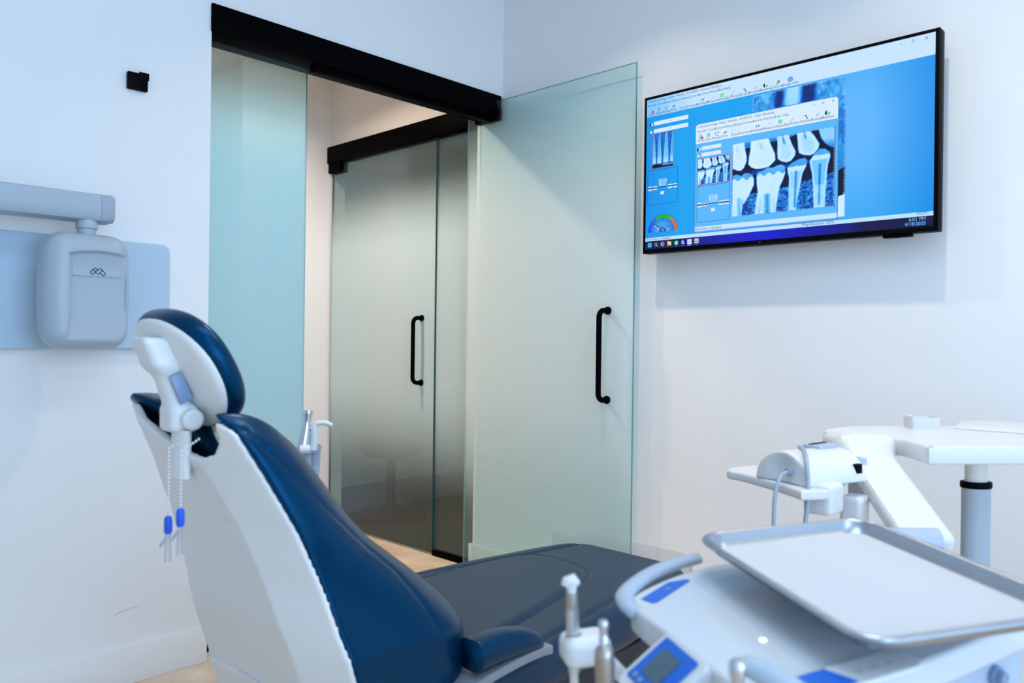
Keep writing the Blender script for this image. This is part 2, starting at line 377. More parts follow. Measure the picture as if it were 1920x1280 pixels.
MB().box((-.018, .0, 0), (.018, .318, .03)).build('bottom_rail', M_black, w2, True, .002)
w1 = struct(empty('window_1', (OX+.004, LY+.085, 0)), 'fixed teal frosted glass panel left of the opening')
pane('glass_panel', (.0, -.005, .05), (.432, .005, 2.232), M_glass2, w1)
MB().box((.0, -.018, 0), (.432, .018, .05)).build('bottom_rail', M_black, w1, True, .002)

# small wall details
scuff = [(.98, 2.7395, .235), (1.0, 2.7395, .243), (1.03, 2.7395, .248), (1.055, 2.7395, .247)]
MB().tube(scuff, .0012, 6).build('scuff_mark', M_mark, wl)
# black wall controller
wsn = empty('wall_sensor', (1.03, LY, 1.99)); tag(wsn, 'small square black plate on the left wall above the x-ray arm', 'wall plate')
MB().box((-.033, -.018, -.029), (.031, 0, .027)).build('body', M_blackp, wsn, True, .003)
MB().box((.0, -.0225, .006), (.033, -.018, .031)).build('tab', M_blackp, wsn, True, .002)

# ------------------------------------------------------------------ television
TVX = 2.648
tv = empty('television', (RX, 1.837-.5395, 1.501)); tag(tv, 'black flat television on the right wall showing dental x-rays on a blue screen', 'television')
# local frame: a = distance from the left edge, b = height above the bottom edge; helper turns (a, b) into tv coordinates
TW, TH = 1.079, .620
def tvp(a, b, d=0): return (TVX-RX-d, TW/2-a, b)
def tvbox(mb, a0, b0, a1, b1, d0, d1, mi=0):
    p = tvp(a0, b0, d0); q = tvp(a1, b1, d1)
    return mb.box([min(p[i], q[i]) for i in range(3)], [max(p[i], q[i]) for i in range(3)], mi)
mb = MB(); tvbox(mb, 0, 0, TW, TH, -.004, -.045); mb.build('housing', M_blackp, tv, True, .004)
bz = MB()
tvbox(bz, 0, 0, .0105, TH, -.004, .002); tvbox(bz, TW-.0135, 0, TW, TH, -.004, .002)
tvbox(bz, .0105, TH-.0105, TW-.0135, TH, -.004, .002); tvbox(bz, .0105, 0, TW-.0135, .0165, -.004, .002)
bz.build('bezel', M_blackp, tv, True, .0012)
rc = MB(); tvbox(rc, .915, -.010, 1.0, .001, -.006, -.03); tvbox(rc, .945, -.012, .975, -.008, .0, -.01); rc.build('receiver', M_blackp, tv, True, .001)
mt = MB(); tvbox(mt, .34, .16, .74, .46, -.045, -.1015); mt.build('wall_bracket', M_black, tv, True, .003)

me_mat = bpy.data.materials.new('screen_picture'); me_mat.use_nodes = True; nt = me_mat.node_tree
b = nt.nodes['Principled BSDF']; at = nt.nodes.new('ShaderNodeAttribute'); at.attribute_name = 'Col'
b.inputs['Base Color'].default_value = (.004, .004, .006, 1); b.inputs['Roughness'].default_value = .22; b.inputs['Specular IOR Level'].default_value = .35
nt.links.new(at.outputs['Color'], b.inputs['Emission Color']); b.inputs['Emission Strength'].default_value = 1.0

class Pic:
    """flat printed/emitted picture: coloured polygons in screen coordinates, later ones in front"""
    def __init__(s): s.v = []; s.c = []; s.f = []; s.d = .0003
    def poly(s, P, col, Fc=None, cols=None, step=True):
        if step: s.d += .000012
        o = len(s.v)
        s.v += [tvp(a, bb, s.d) for a, bb in P]
        s.c += [tuple(c) for c in cols] if cols is not None else [col]*len(P)
        s.f += [tuple(i+o for i in q) for q in (Fc if Fc is not None else [range(len(P))])]
    def rect(s, a0, b0, a1, b1, col): s.poly([(a0, b0), (a1, b0), (a1, b1), (a0, b1)], col)
    def line(s, P, wd, col):
        for (ax, ay), (bx, by) in zip(P[:-1], P[1:]):
            L = math.hypot(bx-ax, by-ay) or 1; nx, ny = -(by-ay)/L*wd/2, (bx-ax)/L*wd/2
            s.poly([(ax+nx, ay+ny), (ax-nx, ay-ny), (bx-nx, by-ny), (bx+nx, by+ny)], col)
    def frame(s, a0, b0, a1, b1, wd, col):
        s.line([(a0, b0), (a1, b0)], wd, col); s.line([(a1, b0), (a1, b1)], wd, col); s.line([(a1, b1), (a0, b1)], wd, col); s.line([(a0, b1), (a0, b0)], wd, col)
    def disc(s, a, bb, r, col, n=20, a0=0, a1=360, r0=0, cols=None):
        P = []; Fc = []
        for k in range(n+1):
            t = math.radians(a0+(a1-a0)*k/n); P += [(a+r*math.cos(t), bb+r*math.sin(t)), (a+r0*math.cos(t), bb+r0*math.sin(t))]
        for k in range(n): Fc.append((2*k, 2*k+2, 2*k+3, 2*k+1) if r0 else (2*k, 2*k+2, 1))
        s.poly(P, col, Fc, cols)
    def grid(s, a0, b0, a1, b1, step, fn):
        na = max(2, int((a1-a0)/step)+1); nb = max(2, int((b1-b0)/step)+1)
        A, B = np.meshgrid(np.linspace(a0, a1, na), np.linspace(b0, b1, nb), indexing='ij')
        Cc = fn(A, B).reshape(-1, 3)
        I = np.arange(na*nb).reshape(na, nb)
        Fc = np.stack([I[:-1, :-1], I[1:, :-1], I[1:, 1:], I[:-1, 1:]], -1).reshape(-1, 4).tolist()
        s.poly(list(zip(A.ravel().tolist(), B.ravel().tolist())), None, Fc, [tuple(c) for c in Cc.tolist()])
    def text(s, txt, a, bb, size, col, align='LEFT'):
        V, Fc = text_mesh(txt, size*1.12, align)
        s.poly([(a+x, bb+y) for x, y in V], col, Fc)
    def build(s, name, parent, material=None):
        me = bpy.data.meshes.new(name); me.from_pydata(s.v, [], s.f)
        ca = me.color_attributes.new('Col', 'FLOAT_COLOR', 'POINT')
        ca.data.foreach_set('color', np.hstack([np.array(s.c, float), np.ones((len(s.c), 1))]).ravel())
        me.materials.append(material or me_mat)
        return link(name, me, parent)
def text_mesh(txt, size, align='LEFT'):
    cu = bpy.data.curves.new('t', 'FONT'); cu.body = txt; cu.size = size; cu.align_x = align; cu.resolution_u = 2
    o = bpy.data.objects.new('t', cu); COL.objects.link(o)
    bpy.context.view_layer.update()
    me = o.to_mesh(); V = [(v.co.x, v.co.y) for v in me.vertices]; Fc = [tuple(p.vertices) for p in me.polygons]
    o.to_mesh_clear(); bpy.data.objects.remove(o); bpy.data.curves.remove(cu)
    return V, Fc
def fbm(A, B, s, seed=0):
    """value noise, a few octaves"""
    r = np.random.RandomState(seed); out = 0; amp = .5
    for o in range(3):
        T = r.rand(64, 64); x = A*s; y = B*s; xi = np.floor(x).astype(int); yi = np.floor(y).astype(int); fx = x-xi; fy = y-yi
        fx = fx*fx*(3-2*fx); fy = fy*fy*(3-2*fy); g = lambda i, j: T[i % 64, j % 64]
        out = out+amp*((g(xi, yi)*(1-fx)+g(xi+1, yi)*fx)*(1-fy)+(g(xi, yi+1)*(1-fx)+g(xi+1, yi+1)*fx)*fy)
        s *= 2.1; amp *= .5
    return out/.875
WHT = srgb(205, 233, 255); WH2 = srgb(214, 236, 255); INK = srgb(40, 70, 130); PANEL = srgb(88, 182, 250)
def ramp(v):
    """x-ray density 0..1 to the screen's blue-cast grey scale"""
    xs = [0, .12, .3, .5, .7, .85, 1]
    cs = np.array([srgb(0, 0, 28), srgb(0, 8, 70), srgb(0, 60, 160), srgb(20, 130, 225), srgb(90, 190, 250), srgb(165, 222, 255), srgb(212, 240, 255)])
    return np.stack([np.interp(v, xs, cs[:, i]) for i in range(3)], -1)
TEETH_U = [[(0, 1), (.130, 1), (.145, .885), (.16, .80), (.16, .73), (.13, .645), (.095, .61), (.05, .625), (.018, .65), (0, .65)],
    [(.19, 1.0), (.375, 1.0), (.405, .90), (.445, .78), (.45, .69), (.42, .65), (.38, .61), (.31, .6), (.25, .605), (.195, .64), (.165, .69), (.17, .78), (.185, .88)],
    [(.453, 1), (.573, 1), (.61, .86), (.645, .765), (.64, .71), (.6, .645), (.55, .63), (.495, .66), (.46, .70), (.455, .77), (.456, .88)],
    [(.64, 1), (.775, 1), (.82, .92), (.865, .81), (.855, .75), (.815, .69), (.775, .675), (.71, .695), (.665, .73), (.655, .79), (.65, .88)],
    [(.84, 1), (1, 1), (1, .72), (.955, .745), (.905, .80), (.866, .88)]]
TEETH_L = [[(0, .57), (.05, .585), (.1, .555), (.13, .585), (.18, .58), (.225, .54), (.238, .48), (.238, .405), (.21, .325), (.18, .25), (.13, .16), (.11, .03), (.11, 0), (0, 0)],
    [(.25, .545), (.275, .575), (.315, .58), (.365, .62), (.415, .6), (.46, .625), (.51, .63), (.545, .59), (.55, .51), (.525, .41), (.495, .33), (.48, .22), (.465, .1), (.46, 0), (.235, 0), (.25, .18), (.265, .30), (.253, .42)],
    [(.555, .57), (.6, .63), (.67, .665), (.735, .665), (.755, .625), (.745, .55), (.71, .46), (.70, .38), (.685, .27), (.665, .13), (.65, 0), (.57, 0), (.57, .33), (.573, .43), (.558, .505)],
    [(.765, .615), (.80, .685), (.855, .755), (.91, .745), (.96, .69), (.965, .63), (.945, .54), (.935, .43), (.93, .32), (.925, .2), (.92, 0), (.805, 0), (.795, .35), (.785, .46), (.768, .55)]]
def bitewing(u, v, seed=3):
    """u, v in 0..1 across the picture (v up)"""
    d = np.full(u.shape, .03)
    n1 = fbm(u, v, 55, seed); n2 = fbm(u, v, 14, seed+1)
    # bone around the roots of the lower jaw, and a little at the top
    bt = np.interp(u, [0, .17, .24, .28, .48, .56, .7, .78, .93, 1], [.2, .3, .305, .3, .33, .33, .38, .39, .43, .44])
    bone = np.clip((bt-v)/.02, 0, 1); d = np.maximum(d, bone*np.clip(.30+.75*(n1-.35), .1, .75))
    tb = np.clip((v-np.interp(u, [0, .13, .19, .40, .46, .6, .66, 1], [.9, .9, .9, .93, .93, .95, .98, .98]))/.02, 0, 1)
    d = np.maximum(d, tb*np.clip(.3+.4*n1, 0, .7))
    # bitewing tab: dull bars between the jaws
    bar = np.clip(1-abs(v-(.548+.07*u))/.036, 0, 1)*(u > .2)*np.clip((.92-u)/.2, 0, 1)
    d = np.maximum(d, .26*np.clip(bar*2.5, 0, 1)*(1-.5*((u > .44) & (u < .5))))
    for k, P in enumerate(TEETH_U):
        s = sdpoly(u, v, P); e = np.clip(-s/.012, 0, 1)
        lv = (.97, .98, .93, .93, .72)[k]
        val = lv-.10*np.clip((-s-.03)/.03, 0, 1)*(.85 if k > 1 else .3)-.05*(n2-.5)
        if k == 4: val = .78-.9*np.clip((.86-v)/.2, 0, 1)*.6
        d = d*(1-e)+val*e
    for k, P in enumerate(TEETH_L):
        s = sdpoly(u, v, P); e = np.clip(-s/.012, 0, 1)
        top = (.50, .52, .56, .66)[k]
        val = np.where(v > top+.02*np.sin(u*70), .55+.15*n2, (.95, .95, .80, .74)[k]+0*v)
        if k >= 2:
            val = np.where((v < top) & (s > -.022), .92, val); val = np.where(abs(v-top+.02)< .03, np.maximum(val, .93), val); val = np.where(v < .3, .9-.1*n2, val)
        val = val-.25*np.clip((.28-v)/.2, 0, 1)*np.clip(n1-.35, 0, 1)*(k < 2)
        d = d*(1-e)+val*e
    for (x0, y0, x1, y1, wd, dp) in ((.645, .50, .635, .05, .018, .34), (.865, .55, .86, .05, .018, .32), (.51, .99, .53, .89, .014, .36), (.715, .99, .73, .91, .015, .36), (.05, .95, .065, .87, .016, .12), (.285, .95, .31, .87, .022, .14), (.365, .24, .37, .0, .045, .42), (.075, .24, .085, .0, .03, .25), (.44, .45, .41, .3, .010, .10), (.11, .22, .13, 0, .02, .2), (.30, .2, .29, 0, .012, .15), (.43, .2, .44, 0, .012, .12)):
        s = polydist(u, v, [(x0, y0), (x1, y1)]); d = d-dp*np.clip(1-s/wd, 0, 1)
    return ramp(np.clip(d, 0, 1))
def periapical(u, v, seed=9):
    n1 = fbm(u, v, 30, seed); n2 = fbm(u, v, 8, seed+2)
    d = .35+.35*(n1-.3)*np.clip(v, .3, 1)
    for c, hw in ((.08, .10), (.34, .12), (.66, .14), (.95, .10)):
        cc = c+.10*(v-.5)*(c-.45); ww = hw*np.interp(v, [0, .12, .3, .6, 1], [.5, 1.05, 1, .75, .45])
        e = np.clip((ww-abs(u-cc))/.04, 0, 1)*np.clip((v-.10)/.04, 0, 1)
        d = d*(1-e)+e*(.70+.18*np.clip((.35-v)/.3, 0, 1)+.1*n2-.28*np.clip(1-abs(u-cc)/.02, 0, 1)*(v > .3))
    d = np.where(v < .10+.02*np.sin(u*9), .04, d)
    e = np.clip((.025-abs(v-.07))/.01, 0, 1)*(u > .5); d = np.maximum(d, .65*e)
    return ramp(np.clip(d, 0, 1))
pc = Pic()
S0, S1, T0, T1 = .0105, TW-.0135, .0165, TH-.0105
# work area with the panel's own uneven backlight and bottom task bar
def back(A, B):
    t = np.clip((A-.02)/1.04, 0, 1); r = np.hypot((A-.80)/.35, (B-.36)/.42); g = np.clip(1-r, 0, 1)
    e = np.clip(1-A/.16, 0, 1)+np.clip((A-.88)/.2, 0, 1)
    c0 = np.array(srgb(12, 160, 240)); c1 = np.array(srgb(95, 182, 252)); c2 = np.array(srgb(0, 120, 225))
    return (c0+(c1-c0)*np.clip(g*1.3, 0, 1)[..., None])*(1-np.clip(e*.5, 0, 1)[..., None])+c2*np.clip(e*.5, 0, 1)[..., None]
pc.grid(S0, T0, S1, T1, .02, back)
def bar(A, B):
    c0 = np.array(srgb(8, 4, 70)); c1 = np.array(srgb(6, 10, 205)); k = np.clip(1-abs((A-.50)/.36), 0, 1)**.8
    return c0+(c1-c0)*k[..., None]
pc.grid(S0, T0, S1, .048, .015, bar)
def head(A, B):
    c0 = np.array(srgb(120, 200, 255)); c1 = np.array(srgb(198, 228, 255)); k = np.clip((A-.02)/.22, 0, 1)
    return c0+(c1-c0)*k[..., None]
pc.grid(S0, .5405, S1, T1, .02, head)
pc.rect(S0, .048, S1, .0615, srgb(190, 225, 255))
pc.line([(S0, .0615), (S1, .0615)], .001, srgb(90, 150, 215))
def toolbar(a0, yi, yt, sc, names, xs, full):
    icol = dict(red=srgb(200, 40, 110), blue=srgb(50, 130, 225), dk=srgb(20, 40, 110), green=srgb(60, 225, 120), yel=srgb(190, 225, 190), pale=srgb(150, 190, 215))
    for nme, x in zip(names, xs):
        pc.text(nme, x, yt-.003*sc, .0125*sc, INK, 'CENTER')
        i = nme
        if i == 'Close': pc.rect(x-.007, yi-.006, x+.003, yi+.010, srgb(170, 205, 235)); pc.frame(x-.007, yi-.006, x+.003, yi+.010, .0012, srgb(90, 140, 190)); pc.disc(x+.005, yi-.003, .0055, icol['red'])
        elif i == 'Save': pc.line([(x-.006, yi-.006), (x-.004, yi+.006), (x+.002, yi+.009), (x+.006, yi-.004)], .0022, icol['blue']); pc.line([(x+.001, yi+.008), (x+.002, yi-.006)], .0015, icol['dk'])
        elif i == 'Retake':
            for a in (0, 120, 240): pc.disc(x, yi+.002, .0085, icol['blue'], 8, a, a+85, .0055)
        elif i == 'Print': pc.poly([(x-.009, yi-.004), (x+.004, yi+.001), (x+.009, yi+.006), (x-.002, yi+.003)], icol['dk'])
        elif i == 'Zoom': pc.frame(x-.013, yt-.007, x+.013, yi+.015, .001, srgb(140, 195, 235)); pc.line([(x-.004, yi+.007), (x-.001, yi), (x+.005, yi-.004)], .0013, srgb(120, 160, 195))
        elif i == 'Contrast': pc.poly([(x-.004, yi-.004), (x+.005, yi+.002), (x-.001, yi+.006)], icol['yel'])
        elif i == 'Flashlight': pc.line([(x-.008, yi-.004), (x-.002, yi+.004), (x+.008, yi+.004)], .0032, icol['blue']); pc.line([(x+.001, yi-.003), (x+.006, yi+.002)], .002, icol['dk'])
        elif i in ('Measure', 'SkyWriter'): pc.line([(x-.006, yi-.006), (x+.007, yi+.009)], .0018, icol['pale'] if i == 'Measure' else srgb(110, 150, 190))
        elif i == 'Notes': pc.disc(x, yi+.002, .0075, icol['green']); pc.poly([(x-.008, yi+.002), (x-.002, yi+.011), (x, yi+.002)], icol['green']); pc.disc(x+.001, yi+.001, .003, srgb(190, 245, 220))
        elif i == 'Rotate': pc.line([(x-.009, yi+.007), (x+.002, yi+.006), (x+.006, yi-.004)], .0016, icol['blue']); pc.line([(x-.001, yi+.009), (x+.003, yi-.002), (x+.008, yi-.007)], .0022, icol['dk'])
        elif i == 'Revealer': pc.line([(x-.006, yi-.004), (x+.004, yi+.006)], .002, srgb(60, 110, 150)); pc.disc(x+.006, yi-.003, .0015, icol['green'])
        elif i == 'Positive': pc.disc(x-.003, yi+.002, .0075, icol['dk'], 12, 90, 270); pc.disc(x-.003, yi+.002, .0075, WHT, 12, -90, 90); pc.disc(x+.004, yi-.001, .0045, icol['green'])
        elif i == 'Colorize': pc.poly([(x-.007, yi-.002), (x, yi-.007), (x+.006, yi), (x, yi+.006)], icol['green']); pc.poly([(x, yi+.002), (x+.008, yi), (x+.010, yi+.008), (x+.003, yi+.009)], icol['red']); pc.poly([(x-.009, yi-.0), (x-.004, yi+.004), (x-.001, yi), (x-.006, yi-.004)], srgb(240, 235, 160))
        elif i == 'Image Info': pc.disc(x, yi+.003, .0095, srgb(70, 160, 235)); pc.text('i', x, yi-.003, .016, WHT, 'CENTER')
TN = ['Close', 'Save', 'Retake', 'Print', 'Zoom', 'Contrast', 'Flashlight', 'Measure', 'Notes', 'SkyWriter', 'Rotate', 'Revealer', 'Positive', 'Colorize', 'Image Info']
TX = [.033, .066, .101, .135, .177, .216, .260, .304, .342, .385, .432, .474, .514, .556, .604]
toolbar(0, .561, .548, 1, TN, TX, True)
MN = ['File', 'Edit', 'Zoom', 'Enhance', 'Measure', 'Notes', 'Contrast', 'Reorient', 'Window', 'Task', 'Help']
for nme, x in zip(MN, [.014, .036, .060, .090, .132, .172, .203, .243, .289, .327, .352]): pc.text(nme, x, .5805, .0112, INK)
pc.text('Zoomed Image: Peper, Wanda - 4/18/2025 - Dental Maxillary', .026, .5965, .0112, INK)
pc.line([(.016, .597), (.021, .604)], .0015, INK)
for x in (.995, 1.025, 1.052): pass
pc.line([(.962, .595), (.970, .595)], .0012, INK); pc.disc(1.001, .597, .004, INK, 12, 0, 360, .0028)
pc.line([(1.036, .592), (1.044, .601)], .0012, INK); pc.line([(1.036, .601), (1.044, .592)], .0012, INK)
# left column: sliders, thumbnail, series map, gauge
def sliders(a0, a1, b1, b2, hgt):
    for bb, k in ((b1, 0), (b2, 1)):
        pc.rect(a0, bb-hgt, a1, bb, WH2); pc.line([((a0+a1)/2-.006, bb-hgt/2), ((a0+a1)/2+.006, bb-hgt/2)], .0015, srgb(130, 160, 200))
        x = a0-.012; y = bb-hgt/2-.002
        if not k: pc.disc(x, y, .007, srgb(10, 10, 70), 14, 90, 270); pc.disc(x, y, .007, WHT, 14, -90, 90)
        else:
            pc.disc(x, y, .0052, srgb(215, 245, 170))
            for q in range(8): pc.line([(x+.0055*math.cos(q*.785), y+.0055*math.sin(q*.785)), (x+.008*math.cos(q*.785), y+.008*math.sin(q*.785))], .0014, srgb(70, 110, 70))
sliders(.045, .200, .518, .488, .0155)
pc.grid(.040, .334, .135, .468, .0022, lambda A, B: periapical((A-.04)/.095, (B-.334)/.134))
pc.frame(.039, .333, .136, .469, .0016, srgb(175, 20, 95))
def series_map(a0, b0, a1, b1):
    pc.frame(a0, b0, a1, b1, .0014, srgb(25, 55, 125)); W = a1-a0; y = b0+(b1-b0)*.475
    for k, (x, wd) in enumerate(((.01, .14), (.18, .14), (.68, .14), (.85, .14))):
        pc.rect(a0+x*W, y-.008, a0+(x+wd)*W, y+.008, WHT); pc.rect(a0+x*W, y-.002, a0+(x+wd)*W, y+.003, srgb(30, 50, 120))
    pc.frame(a0+.18*W, y-.008, a0+.32*W, y+.008, .0012, srgb(120, 20, 80))
    for k in range(6): pc.rect(a0+(.38+.047*k)*W, y+.015, a0+(.40+.047*k)*W, y+.033, WHT)
    for k in range(3): pc.rect(a0+(.38+.085*k)*W, y+.002, a0+(.45+.085*k)*W, y+.014, srgb(150, 205, 250)); pc.rect(a0+(.38+.085*k)*W, y+.0, a0+(.45+.085*k)*W, y+.004, srgb(20, 40, 110))
    pc.rect(a0+.44*W, y-.028, a0+.56*W, y-.016, WHT)
series_map(.020, .191, .156, .327)
gx, gy, gr = .0915, .0815, .067
def gcol(t):
    if t < 60: c = np.array(srgb(20, 60, 255))*(1-t/60)+np.array(srgb(40, 110, 240))*(t/60)
    elif t < 118: c = np.array(srgb(20, 180, 40))
    else: c = np.array(srgb(40, 170, 50))*(1-min(1, (t-118)/32))+np.array(srgb(225, 100, 60))*min(1, (t-118)/32)
    return tuple(c)
NG = 40; cols = []
for k in range(NG+1): cols += [gcol(180*k/NG)]*2
pc.disc(gx, gy, gr+.0012, srgb(20, 80, 120), NG, 180, 0)
pc.disc(gx, gy, gr, None, NG, 180, 0, gr-.013, cols)
pc.disc(gx, gy, gr-.0135, None, 24, 180, 0, .0001, [srgb(30, 130, 220), srgb(90, 190, 250)]*25)
pc.text('Exposure Quality', gx, gy+.016, .0135, srgb(20, 90, 190), 'CENTER')
for tx, x, y in (('0', 0, .044), ('-5', -.033, .034), ('+5', .032, .032), ('-10', -.047, .002), ('+10', .042, .003)): pc.text(tx, gx+x, gy+y, .0115, srgb(15, 50, 110), 'CENTER')
pc.line([(gx-.045, gy+.034), (gx-.008, gy+.010)], .0032, srgb(10, 40, 90)); pc.line([(gx-.040, gy+.027), (gx-.012, gy+.009)], .0024, WHT)
pc.disc(gx, gy, .0165, srgb(15, 80, 190), 16, 180, 0); pc.text('4', gx, gy+.002, .013, WHT, 'CENTER')
pc.text('AutoTake is disabled.', .0165, .0505, .0115, INK)
pc.text('Magnification: 100%', .707, .0515, .0125, INK, 'CENTER')
pc.text('NUM', 1.033, .053, .0125, srgb(60, 100, 170), 'CENTER'); pc.text('SCRL', 1.053, .053, .009, srgb(150, 190, 230), 'CENTER')
# larger film behind the front window
def film(A, B):
    u = (A-.466)/.330; v = (B-.071)/.463
    n1 = fbm(u, v, 40, 21); n2 = fbm(u, v, 7, 22); d = .55+.4*(n1-.45)+.25*(n2-.5)
    for c, hw, sg in ((.30, .07, -1), (.62, .10, -1), (.45, .10, 1)):
        e = np.clip((hw-abs(u-c+.06*(1-v)))/.05, 0, 1)*np.clip((v-.78)/.05, 0, 1); d = d*(1-e)+e*(.16+.1*n1 if sg < 0 else .80+.08*n2)
    s = np.clip((u-.95+.12*(v-.3))/.02, 0, 1)*(v < .62); d = np.where((v < .52) & (u > .9), .50+.2*(v-.3), d)
    d = np.where((v < .34+.05*(u-.95)*8) & (u > .85), .03, d); d = np.where((v < .13+.35*(u-.9)) & (u > .85), .97, d)
    return ramp(np.clip(d, 0, 1))
pc.grid(.466, .071, .796, .534, .004, film)
def ticks(a0, b0, a1, b1, step, L=.0045):
    col = srgb(205, 232, 255)
    for k in range(int((a1-a0)/step)):
        x = a0+step*(k+.5); pc.rect(x, b1-L, x+.0014, b1, col); pc.rect(x, b0, x+.0014, b0+L, col)
    for k in range(int((b1-b0)/step)):
        y = b0+step*(k+.5); pc.rect(a1-L, y, a1, y+.0014, col); pc.rect(a0, y, a0+L, y+.0014, col)
ticks(.466, .071, .796, .534, .0075)
# front window
W0, W1, V0, V1 = .236, .772, .065, .471
pc.rect(W0-.003, V0-.004, W1+.003, V1+.003, srgb(60, 140, 210))
pc.poly(rrect(W0, V0, W1, V1, .006, 0, 4) and [(p[0], p[1]) for p in rrect(W0, V0, W1, V1, .006, 0, 4)], PANEL)
pc.rect(W0, .397, W1, V1-.006, WH2); pc.rect(W0+.006, V1-.0065, W1-.006, V1, WH2)
pc.rect(W0, V0+.004, W1, .0850, srgb(198, 228, 255)); pc.line([(W0, .397), (W1, .397)], .001, srgb(60, 120, 190))
toolbar(0, .421, .4075, .95, TN[:13], [.258, .290, .325, .359, .400, .440, .486, .530, .571, .614, .662, .703, .738], False)
for nme, x in zip(MN, [.241, .262, .287, .316, .357, .397, .428, .468, .511, .551, .579]): pc.text(nme, x, .4390, .0108, INK)
pc.text('Zoomed Image: Peper, Wanda - 4/18/2025 - Right Bitewing', .252, .4565, .0110, INK)
pc.line([(.243, .455), (.248, .462)], .0013, INK); pc.line([(.690, .4585), (.697, .4585)], .0012, INK)
pc.disc(.722, .459, .004, INK, 12, 0, 360, .0029); pc.line([(.752, .455), (.759, .463)], .0011, INK); pc.line([(.752, .463), (.759, .455)], .0011, INK)
sliders(.262, .343, .3845, .3605, .0135)
bw = lambda a0, b0, a1, b1: (lambda A, B: bitewing((A-a0)/(a1-a0), (B-b0)/(b1-b0)))
pc.grid(.246, .2425, .380, .3395, .0022, bw(.246, .2425, .380, .3395)); pc.frame(.2455, .242, .3805, .340, .0018, srgb(200, 30, 100))
series_map(.2455, .102, .3805, .2365)
pc.grid(.3885, .107, .7645, .3735, .0019, bw(.3885, .107, .7645, .3735)); ticks(.3885, .107, .7645, .3735, .0062, .004)
pc.text('AutoTake is disabled.', .240, .0715, .0115, INK)
# task bar
yb = .0315
for dx in (-.0045, .0045):
    for dy in (-.0045, .0045): pc.rect(.037+dx-.004, yb+dy-.004, .037+dx+.004, yb+dy+.004, srgb(70, 190, 250))
pc.disc(.066, yb+.001, .0062, srgb(150, 205, 245), 16, 0, 360, .0045); pc.line([(.070, yb-.0035), (.075, yb-.0085)], .0022, srgb(150, 205, 245))
for a, c in ((0, srgb(235, 90, 170)), (90, srgb(250, 210, 90)), (180, srgb(60, 215, 150)), (270, srgb(70, 140, 250))): pc.disc(.097, yb, .0085, c, 8, a+30, a+120, .0035)
pc.rect(.119, yb-.008, .136, yb+.007, srgb(235, 215, 120)); pc.rect(.119, yb+.006, .126, yb+.009, srgb(235, 215, 120)); pc.rect(.1235, yb-.008, .1315, yb-.003, srgb(60, 140, 235))
pc.disc(.1585, yb, .0085, srgb(60, 225, 120)); pc.disc(.159, yb, .0055, srgb(120, 240, 160))
pc.rect(.181, yb-.007, .194, yb+.007, srgb(50, 120, 220)); pc.rect(.181, yb-.007, .186, yb-.003, srgb(220, 70, 110)); pc.rect(.189, yb-.006, .194, yb-.001, WHT); pc.rect(.183, yb+.001, .190, yb+.006, srgb(190, 225, 255))
pc.rect(.207, yb-.009, .226, yb+.009, WHT); pc.line([(.211, yb-.005), (.218, yb-.002), (.222, yb+.006)], .0018, srgb(40, 110, 190)); pc.rect(.209, yb-.0135, .224, yb-.012, WHT)
pc.rect(.238, yb-.008, .256, yb+.010, srgb(205, 205, 205)); pc.rect(.239, yb-.002, .255, yb+.001, srgb(110, 110, 100)); pc.rect(.239, yb+.001, .255, yb+.003, srgb(235, 225, 160))
for x in (.1585, .1875, .247): pc.rect(x-.002, yb-.0135, x+.002, yb-.012, srgb(170, 200, 235))
pc.text('6:01 PM', 1.047, .0345, .0135, srgb(120, 195, 255), 'RIGHT'); pc.text('4/18/2025', 1.047, .0205, .0135, srgb(120, 195, 255), 'RIGHT')
scr = pc.build('screen', tv)
bd = Pic(); bd.d = .0021; bd.disc(.499, .0085, .0022, srgb(120, 120, 130), 10); bd.build('standby_light', tv)

# ------------------------------------------------------------------ wall x-ray unit
xr = empty('xray_unit', (.4, LY, 1.28)); tag(xr, 'pale grey wall-mounted dental x-ray unit with arm and hanging head', 'x-ray unit')
def L_(o, base): # make a world-built mesh a child, origin at base
    origin_to(o, base.location); o.parent = base; o.location = (0, 0, 0); return o
pl = MB().rings([[(x, LY-.028+z, y) for x, y, z in r] for r in prism([(p[0], p[1]) for p in rrect(-.45, 1.106, 1.137, 1.458, .028, 0, 6)], .0, .028, .004)]).build('mounting_plate', M_plate, None, True); L_(pl, xr)
# horizontal arm, rounded box section with a soft lower edge
sec = [(-.05, .0), (-.046, .012), (-.03, .018), (.03, .018), (.046, .012), (.05, 0), (.05, -.048), (.042, -.062), (.03, -.066), (-.03, -.066), (-.042, -.062), (-.05, -.048)]
armr = [[(x, 2.60+y, 1.557+z) for y, z in sec] for x in (-.42, .862)]
o = MB().rings(armr).build('arm', M_head, None, True); L_(o, xr)
o = MB().rings([[(x, 2.60+y*s, 1.557-.024+(z+.024)*s) for y, z in sec] for x, s in ((.8625, 1.01), (.896, 1.01), (.9, .985), (.902, .93))]).build('arm_end_cap', M_head2, None, True); L_(o, xr)
o = MB().lathe([(.07, 0), (.075, .01), (.075, .2), (.07, .21)], (-.42, 2.60, 1.42), 28).box((-.47, 2.64, 1.44), (-.37, LY-.02, 1.62)).build('arm_pivot', M_head2, None, True); L_(o, xr)
o = MB().lathe([(.026, -.065), (.026, .0), (.03, .004), (.03, .022), (.026, .030), (.016, .034)], (.832, 2.585, 1.466), 28).build('swivel_joint', M_head, None, True); L_(o, xr)
lb = MB()
